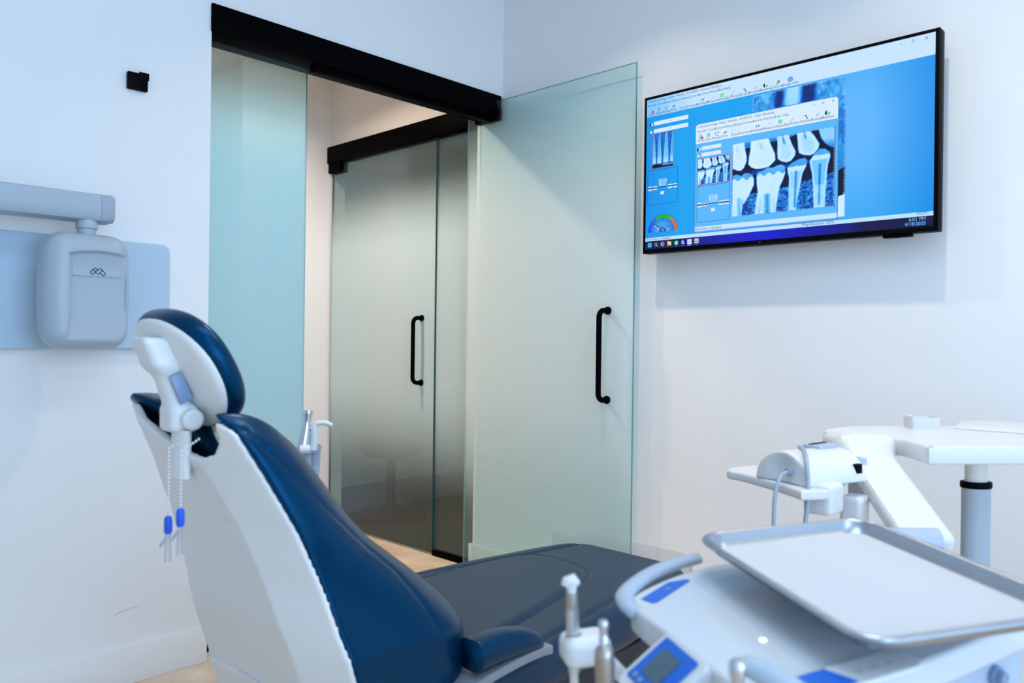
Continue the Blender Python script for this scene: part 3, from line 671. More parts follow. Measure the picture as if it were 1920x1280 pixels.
for a0, zz, hh in ((-2.35, 1.437, .012), (-2.35, 1.420, .012)):
    V = []; 
    for k in range(7):
        a = a0+1.1*k/6; V += [(.832+.0265*math.cos(a), 2.585+.0265*math.sin(a), zz-hh/2), (.832+.0265*math.cos(a), 2.585+.0265*math.sin(a), zz+hh/2)]
    lb.add(V, [(2*k, 2*k+2, 2*k+3, 2*k+1) for k in range(6)])
    V = []
    for k in range(7):
        a = a0+.25+.7*k/6; V += [(.832+.0267*math.cos(a), 2.585+.0267*math.sin(a), zz-.0015), (.832+.0267*math.cos(a), 2.585+.0267*math.sin(a), zz+.0015)]
    lb.add(V, [(2*k, 2*k+2, 2*k+3, 2*k+1) for k in range(6)], 1)
o = lb.build('warning_label', [M_paper, M_logo], None); L_(o, xr)
HX, HY, HZ = .820, 2.56, 1.279
def head_sdf(x, y, z):
    X = x-HX; Z = z-HZ
    hw = .112+.010*(1-(Z/.17)**2)*np.where(X < 0, 1.0, .6)         # bulging flanks
    ox = X/np.maximum(hw, .05)*.118
    d = rbox(ox, y-HY, Z, (0, 0, 0), (.118, .066, .170), .052)
    # scooped front panel
    pxx = X-.022; wid = .078+.010*np.clip((-Z-.08)/.08, 0, 1)+.006*np.clip((Z-.06)/.08, 0, 1)
    cut = np.maximum(np.maximum(abs(pxx)-wid, Z-(.115-.010*(pxx/.08)**2)), -Z-(.135+.010*(1-(pxx/.09)**2)))
    depth = .024*np.clip(np.cos(Z/.13*1.2), 0, 1)
    floor_ = (HY-.066+depth)-y
    return smax(d, -smax(cut, -floor_, .004), .006)
o = sdf_mesh('head_housing', head_sdf, (HX-.14, HY-.08, HZ-.19), (HX+.14, HY+.08, HZ+.19), .0035, M_head); L_(o, xr)
FY = HY-.066+.024
o = MB().rings([[(x, FY+.004-z, y) for x, y, z in r] for r in prism([(p[0], p[1]) for p in rrect(HX-.048, 1.322, HX+.088, 1.352, .004, 0, 4)], 0, .0085, .002)]).build('name_plate', M_head, None, True); L_(o, xr)
# linked-capsule emblem on the name plate
lx, lz, k = HX+.0205, 1.3372, .0001
EM = MB()
def estroke(P): EM.tube([(lx+x*k, FY-.0047, lz+y*k) for x, y in P], .0013, 6)
arc = lambda cx, cy, r, a0, a1, n=10: [(cx+r*math.cos(math.radians(a0+(a1-a0)*i/n)), cy+r*math.sin(math.radians(a0+(a1-a0)*i/n))) for i in range(n+1)]
# three linked capsules forming an "m"
estroke([(5, 50)]+arc(-65, 45, 55, 45, 135)+arc(-140, -25, 55, 135, 315)+[(-60, -10)])
estroke([(-115, 50), (-60, -10), (10, -80), (120, 32)])
estroke([(-60, -10), (15, 57)]+arc(75, 37, 50, 135, 45)+arc(155, -50, 52, 45, -135)+[(65, -28)])
o = EM.build('emblem', M_logo, None, True); L_(o, xr)
o = MB().tube([(HX+.003, FY-.0005, 1.158), (HX+.003, FY-.0005, 1.182), (HX+.041, FY-.0005, 1.180), (HX+.041, FY-.0005, 1.158)], .0006, 4).build('latch_outline', M_head2, None); L_(o, xr)

# ------------------------------------------------------------------ dental chair
CY = 1.44
ch = empty('dental_chair', (1.35, CY, 0)); tag(ch, 'navy and grey dental chair with upright backrest and long seat', 'dental chair')
FRONT = cat_curve([(.36, 1.01), (.42, 1.075), (.46, 1.108), (.504, 1.128), (.55, 1.136), (.603, 1.124), (.668, 1.066), (.723, 1.003), (.783, .930), (.825, .887), (.881, .845), (.9456, .795), (1.0, .740), (1.06, .672)], 6)
zs = np.array([p[0] for p in FRONT]); Fp = np.array([p[1] for p in FRONT])
Bp = np.interp(zs, [.36, .567, .64, .717, .817, .911, 1.011, 1.06], [.868, .796, .774, .757, .724, .677, .620, .59])
Wp = np.interp(zs, [.36, .42, .6, .64, .717, .817, .911, 1.01, 1.06], [.325, .325, .32, .305, .28, .25, .225, .205, .20])
notch = [(1.268, 1.12), (1.274, 1.03), (1.283, .985), (1.303, .960), (1.335, .950), (1.38, .953), (1.43, .972), (1.50, 1.003), (1.57, 1.045), (1.60, 1.12)]
def prof(z, y):
    far = np.interp(z, [.36, .6, .65, .7, .75, .8, .85, .9, .95, 1.0], [-.021, -.021, -.013, 0, .010, .018, .020, .009, -.005, -.018])
    return np.interp(z, zs, Fp), np.interp(z, zs, Bp), np.interp(z, zs, Wp)+far*np.clip((y-CY)/.1, 0, 1)
def back_sdf(x, y, z):
    Fx, Bx, W = prof(z, y); yy = abs(y-CY)
    dish = .02*np.clip(1-(yy/np.maximum(W-.05, .05))**2, 0, 1)*np.clip((1.02-z)/.3, 0, 1)
    Fx = Fx-dish
    t = Fx-x; W = W-.006+.026*np.exp(-((t-.085)/.075)**2)*np.clip((Fx-Bx-.06)/.16, 0, 1)
    half = (Fx-Bx)/2+.15; c = Fx-half; r = np.clip((Fx-Bx)*.95, .03, .20)
    qx = abs(x-c)-(half-r); qy = yy-(W-r)
    d2 = np.sqrt(np.maximum(qx, 0)**2+np.maximum(qy, 0)**2)+np.minimum(np.maximum(qx, qy), 0)-r
    top = z-(1.045-.03*np.clip((yy-.12)/.08, 0, 1)**2); bot = .40-z
    d = smax(d2*.9, top, .05); d = smax(d, bot, .05)
    d = smax(d, (Bx-.014*np.clip((z-1.0)/.025, 0, 1)-x)*.9, .006)
    nd = sdpoly(y, z, notch); d = smax(d, -nd, .022)
    # stitched seam along each flank
    sx = np.interp(z, [.60, .66, .72, .80, .87, .95, 1.0], [.985, .955, .915, .835, .765, .69, .64])
    d = d+.0035*np.exp(-((x-sx)/.005)**2)*(z > .6)*(z < 1.0)*(yy > .1)
    return d
o = sdf_mesh('backrest_cushion', back_sdf, (.55, 1.08, .36), (1.06, 1.80, 1.075), .005, M_navy); L_(o, ch)
def shell_sdf(x, y, z):
    Fx, Bx, W = prof(z, y); yy = abs(y-CY); W = W-.007
    bulge = .045*np.clip((W-yy)/.11, 0, 1)
    outer = (Bx-.006-bulge)-x; inner = x-(Bx+.003-bulge*.75)
    d = np.maximum(smax(outer*.9, yy-W, .004), inner*.9)
    nd = sdpoly(y, z, notch)-.010
    d = np.maximum(d, z-(1.022-.03*np.clip((yy-.12)/.08, 0, 1)**2)); d = np.maximum(d, -nd); d = np.maximum(d, .40-z)
    return d
o = sdf_mesh('backrest_shell', shell_sdf, (.52, 1.09, .38), (.90, 1.79, 1.05), .0045, M_shell); L_(o, ch)
# lower skirt of the shell under an arched joint
def skirt_sdf(x, y, z):
    yy = abs(y-CY); W = .322-.022*np.clip((y-CY)/.1, 0, 1); zt = .455+.03*np.clip(1-(yy/.3)**2, 0, 1)
    Bx = np.interp(z, [.2, .36, .5], [.93, .868, .818])
    bulge = .045*np.clip((W-yy)/.11, 0, 1)
    d = np.maximum(smax((Bx-.0095-bulge)-x, yy-W, .02), x-(Bx+.01-bulge*.75)); d = np.maximum(d, z-zt); return np.maximum(d, .24-z)
o = sdf_mesh('lower_shell', skirt_sdf, (.74, 1.1, .22), (.95, 1.78, .5), .006, M_shell); L_(o, ch)
# headrest
ha, hb, ht = .140, .118, .50
hc = np.array([.632, CY, 1.090]); hu = np.array([-math.sin(ht), 0, math.cos(ht)]); hn = np.array([math.cos(ht), 0, math.sin(ht)])
def hloc(x, y, z):
    return (y-hc[1]), (x-hc[0])*hu[0]+(z-hc[2])*hu[2], (x-hc[0])*hn[0]+(z-hc[2])*hn[2]
def hr_sdf(x, y, z):
    a, u, t = hloc(x, y, z); r = np.sqrt((abs(a)/ha)**2.4+(abs(u)/hb)**2.4+1e-9)**(2/2.4)
    d2 = (r-1)*hb; t = t-.004-.10*a*a/ha
    q0 = d2+.024; q1 = abs(t)-.002
    d = np.sqrt(np.maximum(q0, 0)**2+np.maximum(q1, 0)**2)+np.minimum(np.maximum(q0, q1), 0)-.024
    return d
o = sdf_mesh('headrest_cushion', hr_sdf, (.50, 1.25, .93), (.82, 1.63, 1.26), .004, M_navy); L_(o, ch)
def hs_sdf(x, y, z):
    a, u, t = hloc(x, y, z); r = np.sqrt((abs(a)/(ha-.006))**2.3+(abs(u)/(hb-.006))**2.3+1e-9)**(2/2.3)
    d2 = (r-1)*hb; t = t-.10*a*a/ha
    return smax(smax(d2, -t-.034+.012*np.clip(r, 0, 1)**2, .012), t+.002, .004)
o = sdf_mesh('headrest_shell', hs_sdf, (.50, 1.27, .95), (.80, 1.61, 1.25), .004, M_shell); L_(o, ch)
BY = 1.415
def br_sdf(x, y, z):
    d = rbox(x-.574+.40*(z-1.120), y-BY, z-1.118, (0, 0, 0), (.030, .034, .030), .014)
    d = smin(d, capsule(x, (y-BY)*.72, z, (.580, 0, 1.10), (.610, 0, 1.02), .018, .021), .02)
    d = smin(d, rbox(x-.612, y-BY, z-1.004, (0, 0, 0), (.026, .030, .024), .012), .012)
    return d
o = sdf_mesh('headrest_bracket', br_sdf, (.50, 1.34, .95), (.67, 1.49, 1.18), .003, M_white); L_(o, ch); brk = o
def rot_box(name, c, ux, uy, s, material, parent, bev=.003):
    """box with half sizes s, axes ux, uy (world), centred at c"""
    ux = Vector(ux).normalized(); uy = Vector(uy); uy = (uy-ux*uy.dot(ux)).normalized(); uz = ux.cross(uy)
    mbx = MB().box([-q for q in s], s)
    mbx.v = [tuple(Vector(c)+ux*p[0]+uy*p[1]+uz*p[2]) for p in mbx.v]
    return mbx.build(name, material, parent, True, bev)
adir = Vector((.606-.572, 0, 1.02-1.10)).normalized()
o = rot_box('bracket_insert', (.600, BY-.034, 1.060), adir, (0, 1, 0), (.027, .004, .012), M_inset, None); L_(o, ch)
o = rot_box('bracket_slot', (.545, BY+.006, 1.135), (0, 1, 0), (.4, 0, 1), (.012, .0025, .002), M_dark, None, .0005); L_(o, ch)
o = MB().tube([(.618, BY-.028, 1.004), (.618, BY-.046, 1.004)], .0185, 24).tube([(.618, BY-.046, 1.004), (.618, BY-.050, 1.004)], [.0185, .014], 24).build('pivot_knob', M_white, None, True); L_(o, ch)
o = MB().rings([[(x, y, z) for x, y in [(.612+s*math.cos(a)*1.0, 1.405+.03*math.sin(a)) for a in np.linspace(0, 2*math.pi, 20, False)]] for z, s in ((.90, .013), (.94, .013), (.985, .013))]).build('headrest_post', M_shell, None, True); L_(o, ch)
# seat
def seat_hw(x): return np.interp(x, [.95, 1.25, 1.6, 1.85, 2.0, 2.04], [.335, .335, .305, .270, .235, .21])
INNER = cat_curve([(1.0, 1.25), (1.26, 1.245), (1.62, 1.335), (1.765, 1.40), (1.80, 1.50), (1.795, 1.60), (1.74, 1.655), (1.57, 1.675), (1.26, 1.665), (1.0, 1.65)], 6)
OUT1 = cat_curve([(1.05, 1.13), (1.30, 1.150), (1.69, 1.218), (1.99, 1.265)], 6); OUT2 = [(x, 2*CY-y) for x, y in OUT1]
def seat_sdf(x, y, z):
    hw = seat_hw(x); yy = abs(y-CY); zt = .502-.02*np.clip((1.2-x)/.3, 0, 1)
    r = .042
    q0 = yy-(hw-r); q1 = abs(z-(zt-.055))-(.055-r); q2 = abs(x-1.475)-(.565-.09)
    # plan outline with rounded foot corners
    pl = np.sqrt(np.maximum(yy-(hw-.10), 0)**2+np.maximum(x-(2.045-.10), 0)**2)-.10
    pl = np.maximum(pl, yy-hw); pl = np.maximum(pl, .93-x); q = pl+r
    d = np.sqrt(np.maximum(q, 0)**2+np.maximum(q1, 0)**2)+np.minimum(np.maximum(q, q1), 0)-r
    up = z > zt-.06
    ins = sdpoly(x[:, :, 0], y[:, :, 0], INNER)[:, :, None]; g1 = abs(ins); g2 = np.minimum(polydist(x[:, :, 0], y[:, :, 0], OUT1), polydist(x[:, :, 0], y[:, :, 0], OUT2))[:, :, None]
    d = d+up*(.006*np.exp(-(g1/.006)**2)+.007*np.exp(-(g2/.007)**2))-up*.005*np.clip(-ins/.02, 0, 1)
    return d
o = sdf_mesh('seat_cushion', seat_sdf, (.90, 1.06, .37), (2.08, 1.82, .53), .0055, M_slate); L_(o, ch)
o = MB().rings(prism(rrect(.92, CY-.27, 1.92, CY+.27, .06, 0, 5) and [(p[0], p[1]) for p in rrect(.92, CY-.27, 1.92, CY+.27, .06, 0, 5)], .30, .388, .01)).build('seat_frame', M_dark, None, True); L_(o, ch)
o = MB().rings(prism([(p[0], p[1]) for p in rrect(1.05, CY-.17, 1.50, CY+.17, .06, 0, 5)], .05, .305, .01)).build('lift_column', M_shell, None, True); L_(o, ch)
o = MB().rings(prism([(p[0], p[1]) for p in rrect(.95, CY-.24, 1.85, CY+.24, .1, 0, 6)], 0, .055, .012)).build('base_plate', M_dark, None, True); L_(o, ch)
# armrests: padded top on a curved grey bar
for sg in (-1, 1):
    ay = CY+sg*.335
    path = cat_curve([(1.04, 0, .550), (1.085, 0, .552), (1.14, 0, .550), (1.20, 0, .541), (1.234, 0, .527)], 5)
    R = []
    for i, p in enumerate(path):
        t = i/(len(path)-1); hw = .034*math.sqrt(max(0, 1-t**6*.8)); hh = .030*(1-.68*t**3)
        R.append([(p[0], ay+hw*math.copysign(abs(math.cos(a))**.7, math.cos(a)), p[2]+hh*math.copysign(abs(math.sin(a))**.7, math.sin(a))) for a in np.linspace(0, 2*math.pi, 20, False)])
    o = MB().rings(R).build('armrest_pad', M_navy, None, True, angle=180); L_(o, ch)
    bp = cat_curve([(.99, 0, .486), (1.05, 0, .502), (1.14, 0, .513), (1.21, 0, .516), (1.250, 0, .513)], 5)
    o = MB().rings([[(p[0], ay+a, p[2]+c) for a, c in ((-.028, -.010), (.028, -.010), (.028, .009), (-.028, .009))] for p in bp]).build('armrest_bar', M_bar, None, True, .003); L_(o, ch)
# clear protective film over the foot end
fc = MB(); P0 = []; P1 = []
Pf = []
for t in np.linspace(0, 1, 13):
    y = CY+.262-.524*t; x = 2.052-.09*max(0, (abs(y-CY)-.16)/.1)**2; Pf.append((x, y))
fc.rings([[(x, y, .45) for x, y in Pf], [(x+.002, y, .505) for x, y in Pf], [(x-.002, y, .528) for x, y in Pf]], cap=False)
nP = len(Pf); fc.f = [q for q in fc.f if not (max(q)-min(q) > nP+1)]
fo = fc.build('foot_cover', M_clear, None, True); L_(fo, ch)
so = fo.modifiers.new('Solid', 'SOLIDIFY'); so.thickness = .0015

# bib chain hanging over the headrest post
bc = empty('bib_chain', (.565, 1.315, .965)); tag(bc, 'beaded bib chain with two blue-sleeved clips hanging behind the headrest', 'bib chain')
def strand(x, y0, z0, z1, top):
    mbb = MB(); pts = top+[(x, y0, z) for z in np.arange(z0, z1, -.0062)]
    ico = [(0, 0, 1), (.894, 0, .447), (.276, .851, .447), (-.724, .526, .447), (-.724, -.526, .447), (.276, -.851, .447), (.724, .526, -.447), (-.276, .851, -.447), (-.894, 0, -.447), (-.276, -.851, -.447), (.724, -.526, -.447), (0, 0, -1)]
    icf = [(0, 1, 2), (0, 2, 3), (0, 3, 4), (0, 4, 5), (0, 5, 1), (1, 6, 2), (2, 7, 3), (3, 8, 4), (4, 9, 5), (5, 10, 1), (2, 6, 7), (3, 7, 8), (4, 8, 9), (5, 9, 10), (1, 10, 6), (11, 7, 6), (11, 8, 7), (11, 9, 8), (11, 10, 9), (11, 6, 10)]
    for p in pts: mbb.add([(p[0]+q[0]*.0026, p[1]+q[1]*.0026, p[2]+q[2]*.0026) for q in ico], icf)
    o = mbb.build('bead_strand', M_white, None, True, angle=180); o['kind'] = 'stuff'; return L_(o, bc)
for (y, ze, tp) in ((1.337, .848, [(.568+.008*q, 1.339+.002*q, .965+.002*q) for q in range(5)]), (1.290, .868, [(.568+.008*q, 1.292+.007*q, .965+.002*q) for q in range(6)])):
    strand(.562, y, .962, ze, tp)
    cl = MB().lathe([(.005, 0), (.0068, .004), (.0068, .022), (.0055, .028), (.002, .030)], (.562, y, ze-.028), 14).build('clip_sleeve', M_bluep, None, True); L_(cl, bc)
    jw = MB()
    for s in (-1, 1):
        jw.rings([[(.562+s*.0035+.002*s*t, y+a*(1-.45*t), ze-.028-.047*t) for a, q in ((-.0045, 0), (.0045, 0))]+[(.562+s*.0020+.0005*s*t, y+a*(1-.45*t), ze-.028-.047*t) for a, q in ((.0045, 0), (-.0045, 0))] for t in (0, .35, .7, 1)])
    jw.rings([[(.5585-.010*t, y+a, ze-.034-.014*t+c) for a, c in ((-.004, 0), (.004, 0), (.004, -.0015), (-.004, -.0015))] for t in (0, 1)])
    o = jw.build('clip_jaws', M_steel, None, True, angle=30); L_(o, bc)

# ------------------------------------------------------------------ delivery console with tray, in the right foreground
ex = Vector((.835, -.548, .055)).normalized(); ey = Vector((.547, .836, .039)); ey = (ey-ex*ey.dot(ex)).normalized(); ez = ex.cross(ey)
CO = Vector((.760, .271, .831)); CM = Matrix.Identity(4)
for i in range(3): CM[i][0], CM[i][1], CM[i][2], CM[i][3] = ex[i], ey[i], ez[i], CO[i]
def lw(p): return CO+ex*p[0]+ey*p[1]+ez*p[2]
cs = empty('delivery_console', mtx=CM); tag(cs, 'white dental delivery console with blue control panels in the right foreground', 'dental console')
top = cat_curve([(-.102, -.022), (-.113, .05), (-.122, .16), (-.131, .235), (-.129, .268), (-.108, .297), (-.04, .338), (.03, .362), (.12, .372), (.27, .372)], 5)+cat_curve([(.315, .345), (.325, .28), (.325, .16), (.312, .112)], 3)+cat_curve([(.256, .085), (.15, .052), (.063, .026), (-.03, -.004)], 4)
MB().rings(prism(top, -.034, 0, .006, 4)).build('top_shell', M_whiteg, cs, True, angle=50)
und = [(-.06, .03), (-.075, .26), (.05, .33), (.29, .33), (.295, .125), (.25, .102), (.06, .048)]
MB().rings(prism(und, -.11, -.0345, .008)).build('under_body', M_greyblue, cs, True)
MB().tube([(.226, .105, -.060), (.230, .090, -.060)], .011, 18).tube([(.230, .090, -.060), (.232, .083, -.060)], [.008, .007], 18).build('side_knob', M_inset, cs, True)
# grey grab handle wrapping the far left corner
hp = cat_curve([(-.134, .245, -.006), (-.137, .272, -.004), (-.127, .303, -.002), (-.090, .337, .002), (-.044, .367, .003), (.012, .388, .003)], 6)
R = []
for i, p in enumerate(hp):
    q0 = Vector(hp[max(0, i-1)]); q1 = Vector(hp[min(len(hp)-1, i+1)]); t = (q1-q0).normalized(); n = t.cross(Vector((0, 0, 1))).normalized()
    R.append([tuple(Vector(p)+n*.012*math.cos(a)+n*.005+Vector((0, 0, 1))*.0075*math.sin(a)) for a in np.linspace(0, 2*math.pi, 14, False)])
MB().rings(R).build('grab_handle', M_greyblue, cs, True, angle=180)
# blue status overlay by the handle
bp = [(-.114, .272), (-.106, .255), (-.098, .257), (-.030, .312), (-.034, .317), (-.060, .314)]
ov = MB().rings(prism(bp, .0002, .0012, .0004, 1)).build('status_overlay', M_blue, cs, True)
MB().lathe([(.004, 0), (.004, .0009)], (-.070, .291, .0012), 14, sy=.55).build('key', M_inset, ov, True)
# raised key bar along the front edge
def rot2(P, c, a): ca, sa = math.cos(a), math.sin(a); return [(c[0]+(x-c[0])*ca-(y-c[1])*sa, c[1]+(x-c[0])*sa+(y-c[1])*ca) for x, y in P]
kb = rot2([(p[0], p[1]) for p in rrect(-.075, .004, .082, .046, .017, 0, 6)], (0, .025), .2)
MB().rings(prism(kb, .0, .006, .003, 3)).build('key_bar', M_white, cs, True)
kb2 = rot2([(-.055, .008), (-.008, .008), (-.018, .042), (-.055, .042)], (0, .025), .2)
MB().rings(prism(kb2, .0061, .0068, .0002, 1)).build('key_bar_overlay', M_blue, cs, True)
for q in (.008, .028, .048):
    c = rot2([(q, .022)], (0, .025), .2)[0]; MB().lathe([(.0032, 0), (.0032, .0006)], (c[0], c[1], .0060), 14).build('key', M_greyblue, cs, True)
MB().lathe([(.0032, 0), (.0030, .0012), (.001, .0016)], (-.035, .125, .0), 14).build('glint_dot', M_glint, cs, True)  # painted highlight: glowing dot in place of a lamp reflection on the console
# tilted control pad with display on the left flank
pc_ = Vector((-.152, .124, -.014)); e1 = Vector((-.004, .068, 0)).normalized(); e2 = Vector((-.045, .013, -.030)); e2 = (e2-e1*e2.dot(e1)).normalized(); e3 = e1.cross(e2)
if e3.z < 0: e3 = -e3
def pad(name, a, b, sa, sb, d, hd, material, r, par):
    M = Matrix.Identity(4)
    c = pc_+e1*a+e2*b
    P = [(p[0], p[1]) for p in rrect(-sa, -sb, sa, sb, r, 0, 5)]
    RR = prism(P, d-hd, d, min(.002, hd*.4), 2)
    return MB().rings([[tuple(c+e1*p[0]+e2*p[1]+e3*p[2]) for p in ring] for ring in RR]).build(name, material, par, True)
cp = pad('control_pad', -.001, .003, .044, .039, -.002, .022, M_whiteg, .010, cs)
pad('pad_overlay', 0, 0, .0345, .0295, -.0005, .0012, M_blue, .003, cp)
pad('display', .002, -.001, .0180, .0175, .0006, .0010, M_lcd, .002, cp)
for a, b in ((.022, .023), (.010, .0235), (-.006, .0235), (-.020, .0235)): pad('pad_key', a, b, .004, .0028, .0004, .0008, M_inset, .002, cp)
MB().box((-.15, .13, -.10), (-.06, .20, -.055)).build('pad_bracket', M_white, cs, True, .008)
# handpiece holders
def hold_sdf(c, out):
    def f(x, y, z):
        d = rbox(x-c[0], y-c[1], z-c[2], (0, 0, 0), (.027, .021, .017), .011)
        return smax(d, -(np.hypot(x-out[0], y-out[1])-.0085), .003)
    return f
def holder(c, out):
    f = hold_sdf(c, out)
    o = sdf_mesh('handpiece_holder', f, (c[0]-.04, c[1]-.032, c[2]-.028), (c[0]+.04, c[1]+.032, c[2]+.028), .002, M_white); o.parent = cs
    MB().tube([(c[0]+.02, c[1], c[2]-.012), (c[0]+.05, c[1]+.0, -.070), (-.065, max(c[1], .05), -.085)], .009, 12).build('holder_arm', M_white, o, True)
holder((-.205, .215, -.024), (-.218, .218)); holder((-.214, .096, -.036), (-.222, .098)); holder((-.136, -.003, -.054), (-.1335, -.003))
MB().tube([(.17, .19, -.11), tuple(CM.inverted() @ Vector((lw((.17, .19, -.11)).x, lw((.17, .19, -.11)).y, .09)))], .030, 24).build('column', M_white, cs, True)
bx, by = lw((.17, .19, -.11)).x, lw((.17, .19, -.11)).y
bs = MB().rings(prism([(p[0], p[1]) for p in rrect(bx-.22, by-.17, bx+.22, by+.17, .06, 0, 6)], .045, .10, .012))
for dx in (-.17, .17):
    for dy in (-.12, .12): bs.tube([(bx+dx-.012, by+dy, .025), (bx+dx+.012, by+dy, .025)], .025, 16); bs.tube([(bx+dx, by+dy, .025), (bx+dx, by+dy, .05)], .008, 8)
o = bs.build('wheeled_base', M_greyblue, None, True); o.data.transform(CM.inverted()); o.parent = cs

# handpieces standing in the holders
def handpiece(name, label, x, y, z, parts, hose_end, tilt=(0, 0)):
    M = CM @ Matrix.Translation((x, y, z)) @ Matrix.Rotation(tilt[0], 4, 'Y') @ Matrix.Rotation(tilt[1], 4, 'X')
    e = empty(name, mtx=M); tag(e, label, 'handpiece')
    for n, mb_, mt_ in parts: mb_.build(n, mt_, e, True, angle=50)
    MB().tube(cat_curve(hose_end, 6), .0048, 10).build('hose', M_white, e, True)
    return e
handpiece('turbine_handpiece', 'slim steel handpiece with white head standing farthest along the console', -.218, .218, -.040, [
    ('body', MB().lathe([(.0060, -.012), (.0062, .0), (.0072, .012), (.0074, .040), (.0070, .062)], n=22), M_steel),
    ('collar', MB().lathe([(.0070, .0622), (.0066, .072), (.0058, .080)], n=22), M_bronze),
    ('head', MB().tube([(.006, .0, .0885), (.002, 0, .094), (-.006, 0, .092), (-.0085, 0, .0885)], [.005, .0072, .0066, .004], 18).tube([(.0, 0, .0802), (.0, 0, .092)], [.0054, .0062], 18), M_white)],
    [(0, 0, -.012), (0, 0, -.06), (-.01, -.02, -.14), (.05, 0, -.24)])
handpiece('motor_handpiece', 'thick bronze steel handpiece with narrow neck beside the blue display pad', -.222, .098, -.014, [
    ('motor_body', MB().lathe([(.0070, -.012), (.0082, -.008), (.0094, .0), (.0098, .018), (.0098, .034), (.0086, .041), (.0056, .044)], n=26), M_bronze),
    ('neck', MB().lathe([(.0050, .0442), (.0050, .052), (.0042, .053), (.0042, .060), (.0050, .061), (.0050, .067), (.004, .069)], n=22), M_steel)],
    [(0, 0, -.012), (0, 0, -.06), (-.01, -.03, -.14), (.05, -.02, -.24)])
handpiece('air_water_syringe', 'translucent white syringe handpiece with steel post at the console front', -.1335, -.003, -.028, [
    ('post', MB().lathe([(.0060, -.012), (.0062, .0), (.0062, .060), (.0075, .062), (.0075, .074), (.005, .077)], n=20), M_steel),
    ('barrel', MB().tube([(.011, .001, .069), (.022, -.006, .064), (.036, -.018, .056), (.048, -.030, .049)], [.009, .0115, .012, .010], 18).tube([(.004, .0, .070), (.011, .001, .069)], [.006, .009], 14), M_head)],
    [(0, 0, -.012), (0, 0, -.06), (.02, -.03, -.14), (.05, -.02, -.2)])

# steel tray with a sheet of white paper
tm = CM @ Matrix.Translation((0, 0, .0265))
tr = empty('instrument_tray', mtx=tm); tag(tr, 'rectangular metal instrument tray resting on the white console', 'tray')
TWd, TLn = .247, .346
def rr(o, z, r): return rrect(-o, -o, TWd+o, TLn+o, r, z, 8)
MB().rings([rr(-.021, 0.0, .020), rr(-.010, .003, .026), rr(-.003, .016, .030), rr(-.001, .0205, .031), rr(.002, .0225, .033), rr(.005, .0215, .035), rr(.0065, .0185, .036), rr(.0045, .0155, .035),
    rr(.0015, .0155, .032), rr(-.0005, .0195, .030), rr(-.002, .0205, .030), rr(-.0045, .0165, .029), rr(-.0115, .0045, .025), rr(-.021, .0015, .020)][::1]).build('pan', M_alu, tr, True, angle=60)
pp = empty('tray_paper', mtx=CM @ Matrix.Translation((TWd/2, TLn/2, .0265+.0016))); tag(pp, 'white paper sheet lying in the metal instrument tray', 'paper sheet')
MB().rings([[(x-TWd/2, y-TLn/2, z) for x, y, z in rrect(.012, .012, TWd-.012, TLn-.012, .014, z_, 6)] for z_ in (.004, .0046)]).build('sheet', M_paper, pp)
MB().rings(prism([(p[0], p[1]) for p in rrect(.055, .09, TWd-.055, TLn-.09, .02, 0, 5)], .0003, .0262, .002)).build('tray_rest', M_greyblue, cs, True)

# ------------------------------------------------------------------ wall-side stand with arm, wing shelf and column
sd = empty('instrument_stand', (2.46, .60, 0)); tag(sd, 'white stand with flat table top, slanted arm and grey column by the right wall', 'stand')
slab = [(2.22, .925), (2.30, .945), (2.43, .93), (2.735, .675), (2.735, .02), (2.60, .14)]+cat_curve([(2.27, .45), (2.105, .595), (2.095, .612), (2.105, .63), (2.19, .70)], 4)
o = MB().rings(prism(slab, .862, .906, .006, 3)).build('table_top', M_white, None, True, angle=50); L_(o, sd)
wdir = np.array([.695, -.719, 0]); A0 = np.array([2.172, .808, .882]); A1 = np.array([1.893, .582, .708]); adr = (A1-A0)/np.linalg.norm(A1-A0); nrm_ = np.cross(wdir, adr); Ln = np.linalg.norm(A1-A0)
def arm_sdf(x, y, z):
    px, py, pz = x-A0[0], y-A0[1], z-A0[2]
    t = px*adr[0]+py*adr[1]+pz*adr[2]; q = px*wdir[0]+py*wdir[1]; n = px*nrm_[0]+py*nrm_[1]+pz*nrm_[2]
    d = rbox(q, t-Ln/2, n, (0, 0, 0), (.060, Ln/2, .024), .018)
    p = px*.7193+py*.6947; e = rbox(q-.012, p-.045, z-.8815, (0, 0, 0), (.066, .085, .0225), .021)
    return smin(d, e, .06)
o = sdf_mesh('slanted_arm', arm_sdf, (1.80, .48, .62), (2.32, .95, .95), .005, M_white); L_(o, sd)
o = MB().tube([tuple(A1-adr*.012-wdir*.056-nrm_*.0), tuple(A1-adr*.012+wdir*.056)], .030, 24).build('arm_elbow', M_greyblue, None, True); L_(o, sd)
o = MB().tube([tuple(A1), (1.62, .50, .66)], .022, 16).build('lower_link', M_white, None, True); L_(o, sd)
def oval(cx, cy, a, b, ang=-.80, n=28):
    return [(cx+a*math.cos(t)*math.cos(ang)-b*math.sin(t)*math.sin(ang), cy+a*math.cos(t)*math.sin(ang)+b*math.sin(t)*math.cos(ang)) for t in np.linspace(0, 2*math.pi, n, False)]
o = MB().rings(prism(oval(2.46, .60, .030, .022), .74, .864)).build('inner_column', M_shell, None, True); L_(o, sd)
o = MB().rings(prism(oval(2.46, .60, .038, .028), -.09, .766)).build('outer_column', M_head, None, True); L_(o, sd)
o = MB().rings(prism(oval(2.46, .60, .0415, .0315), .762, .780, .003)).build('column_collar', M_blackp, None, True); L_(o, sd)
sb = MB().rings(prism([(p[0], p[1]) for p in rrect(2.20, .38, 2.70, .82, .08, 0, 6)], -.098, -.053, .012))
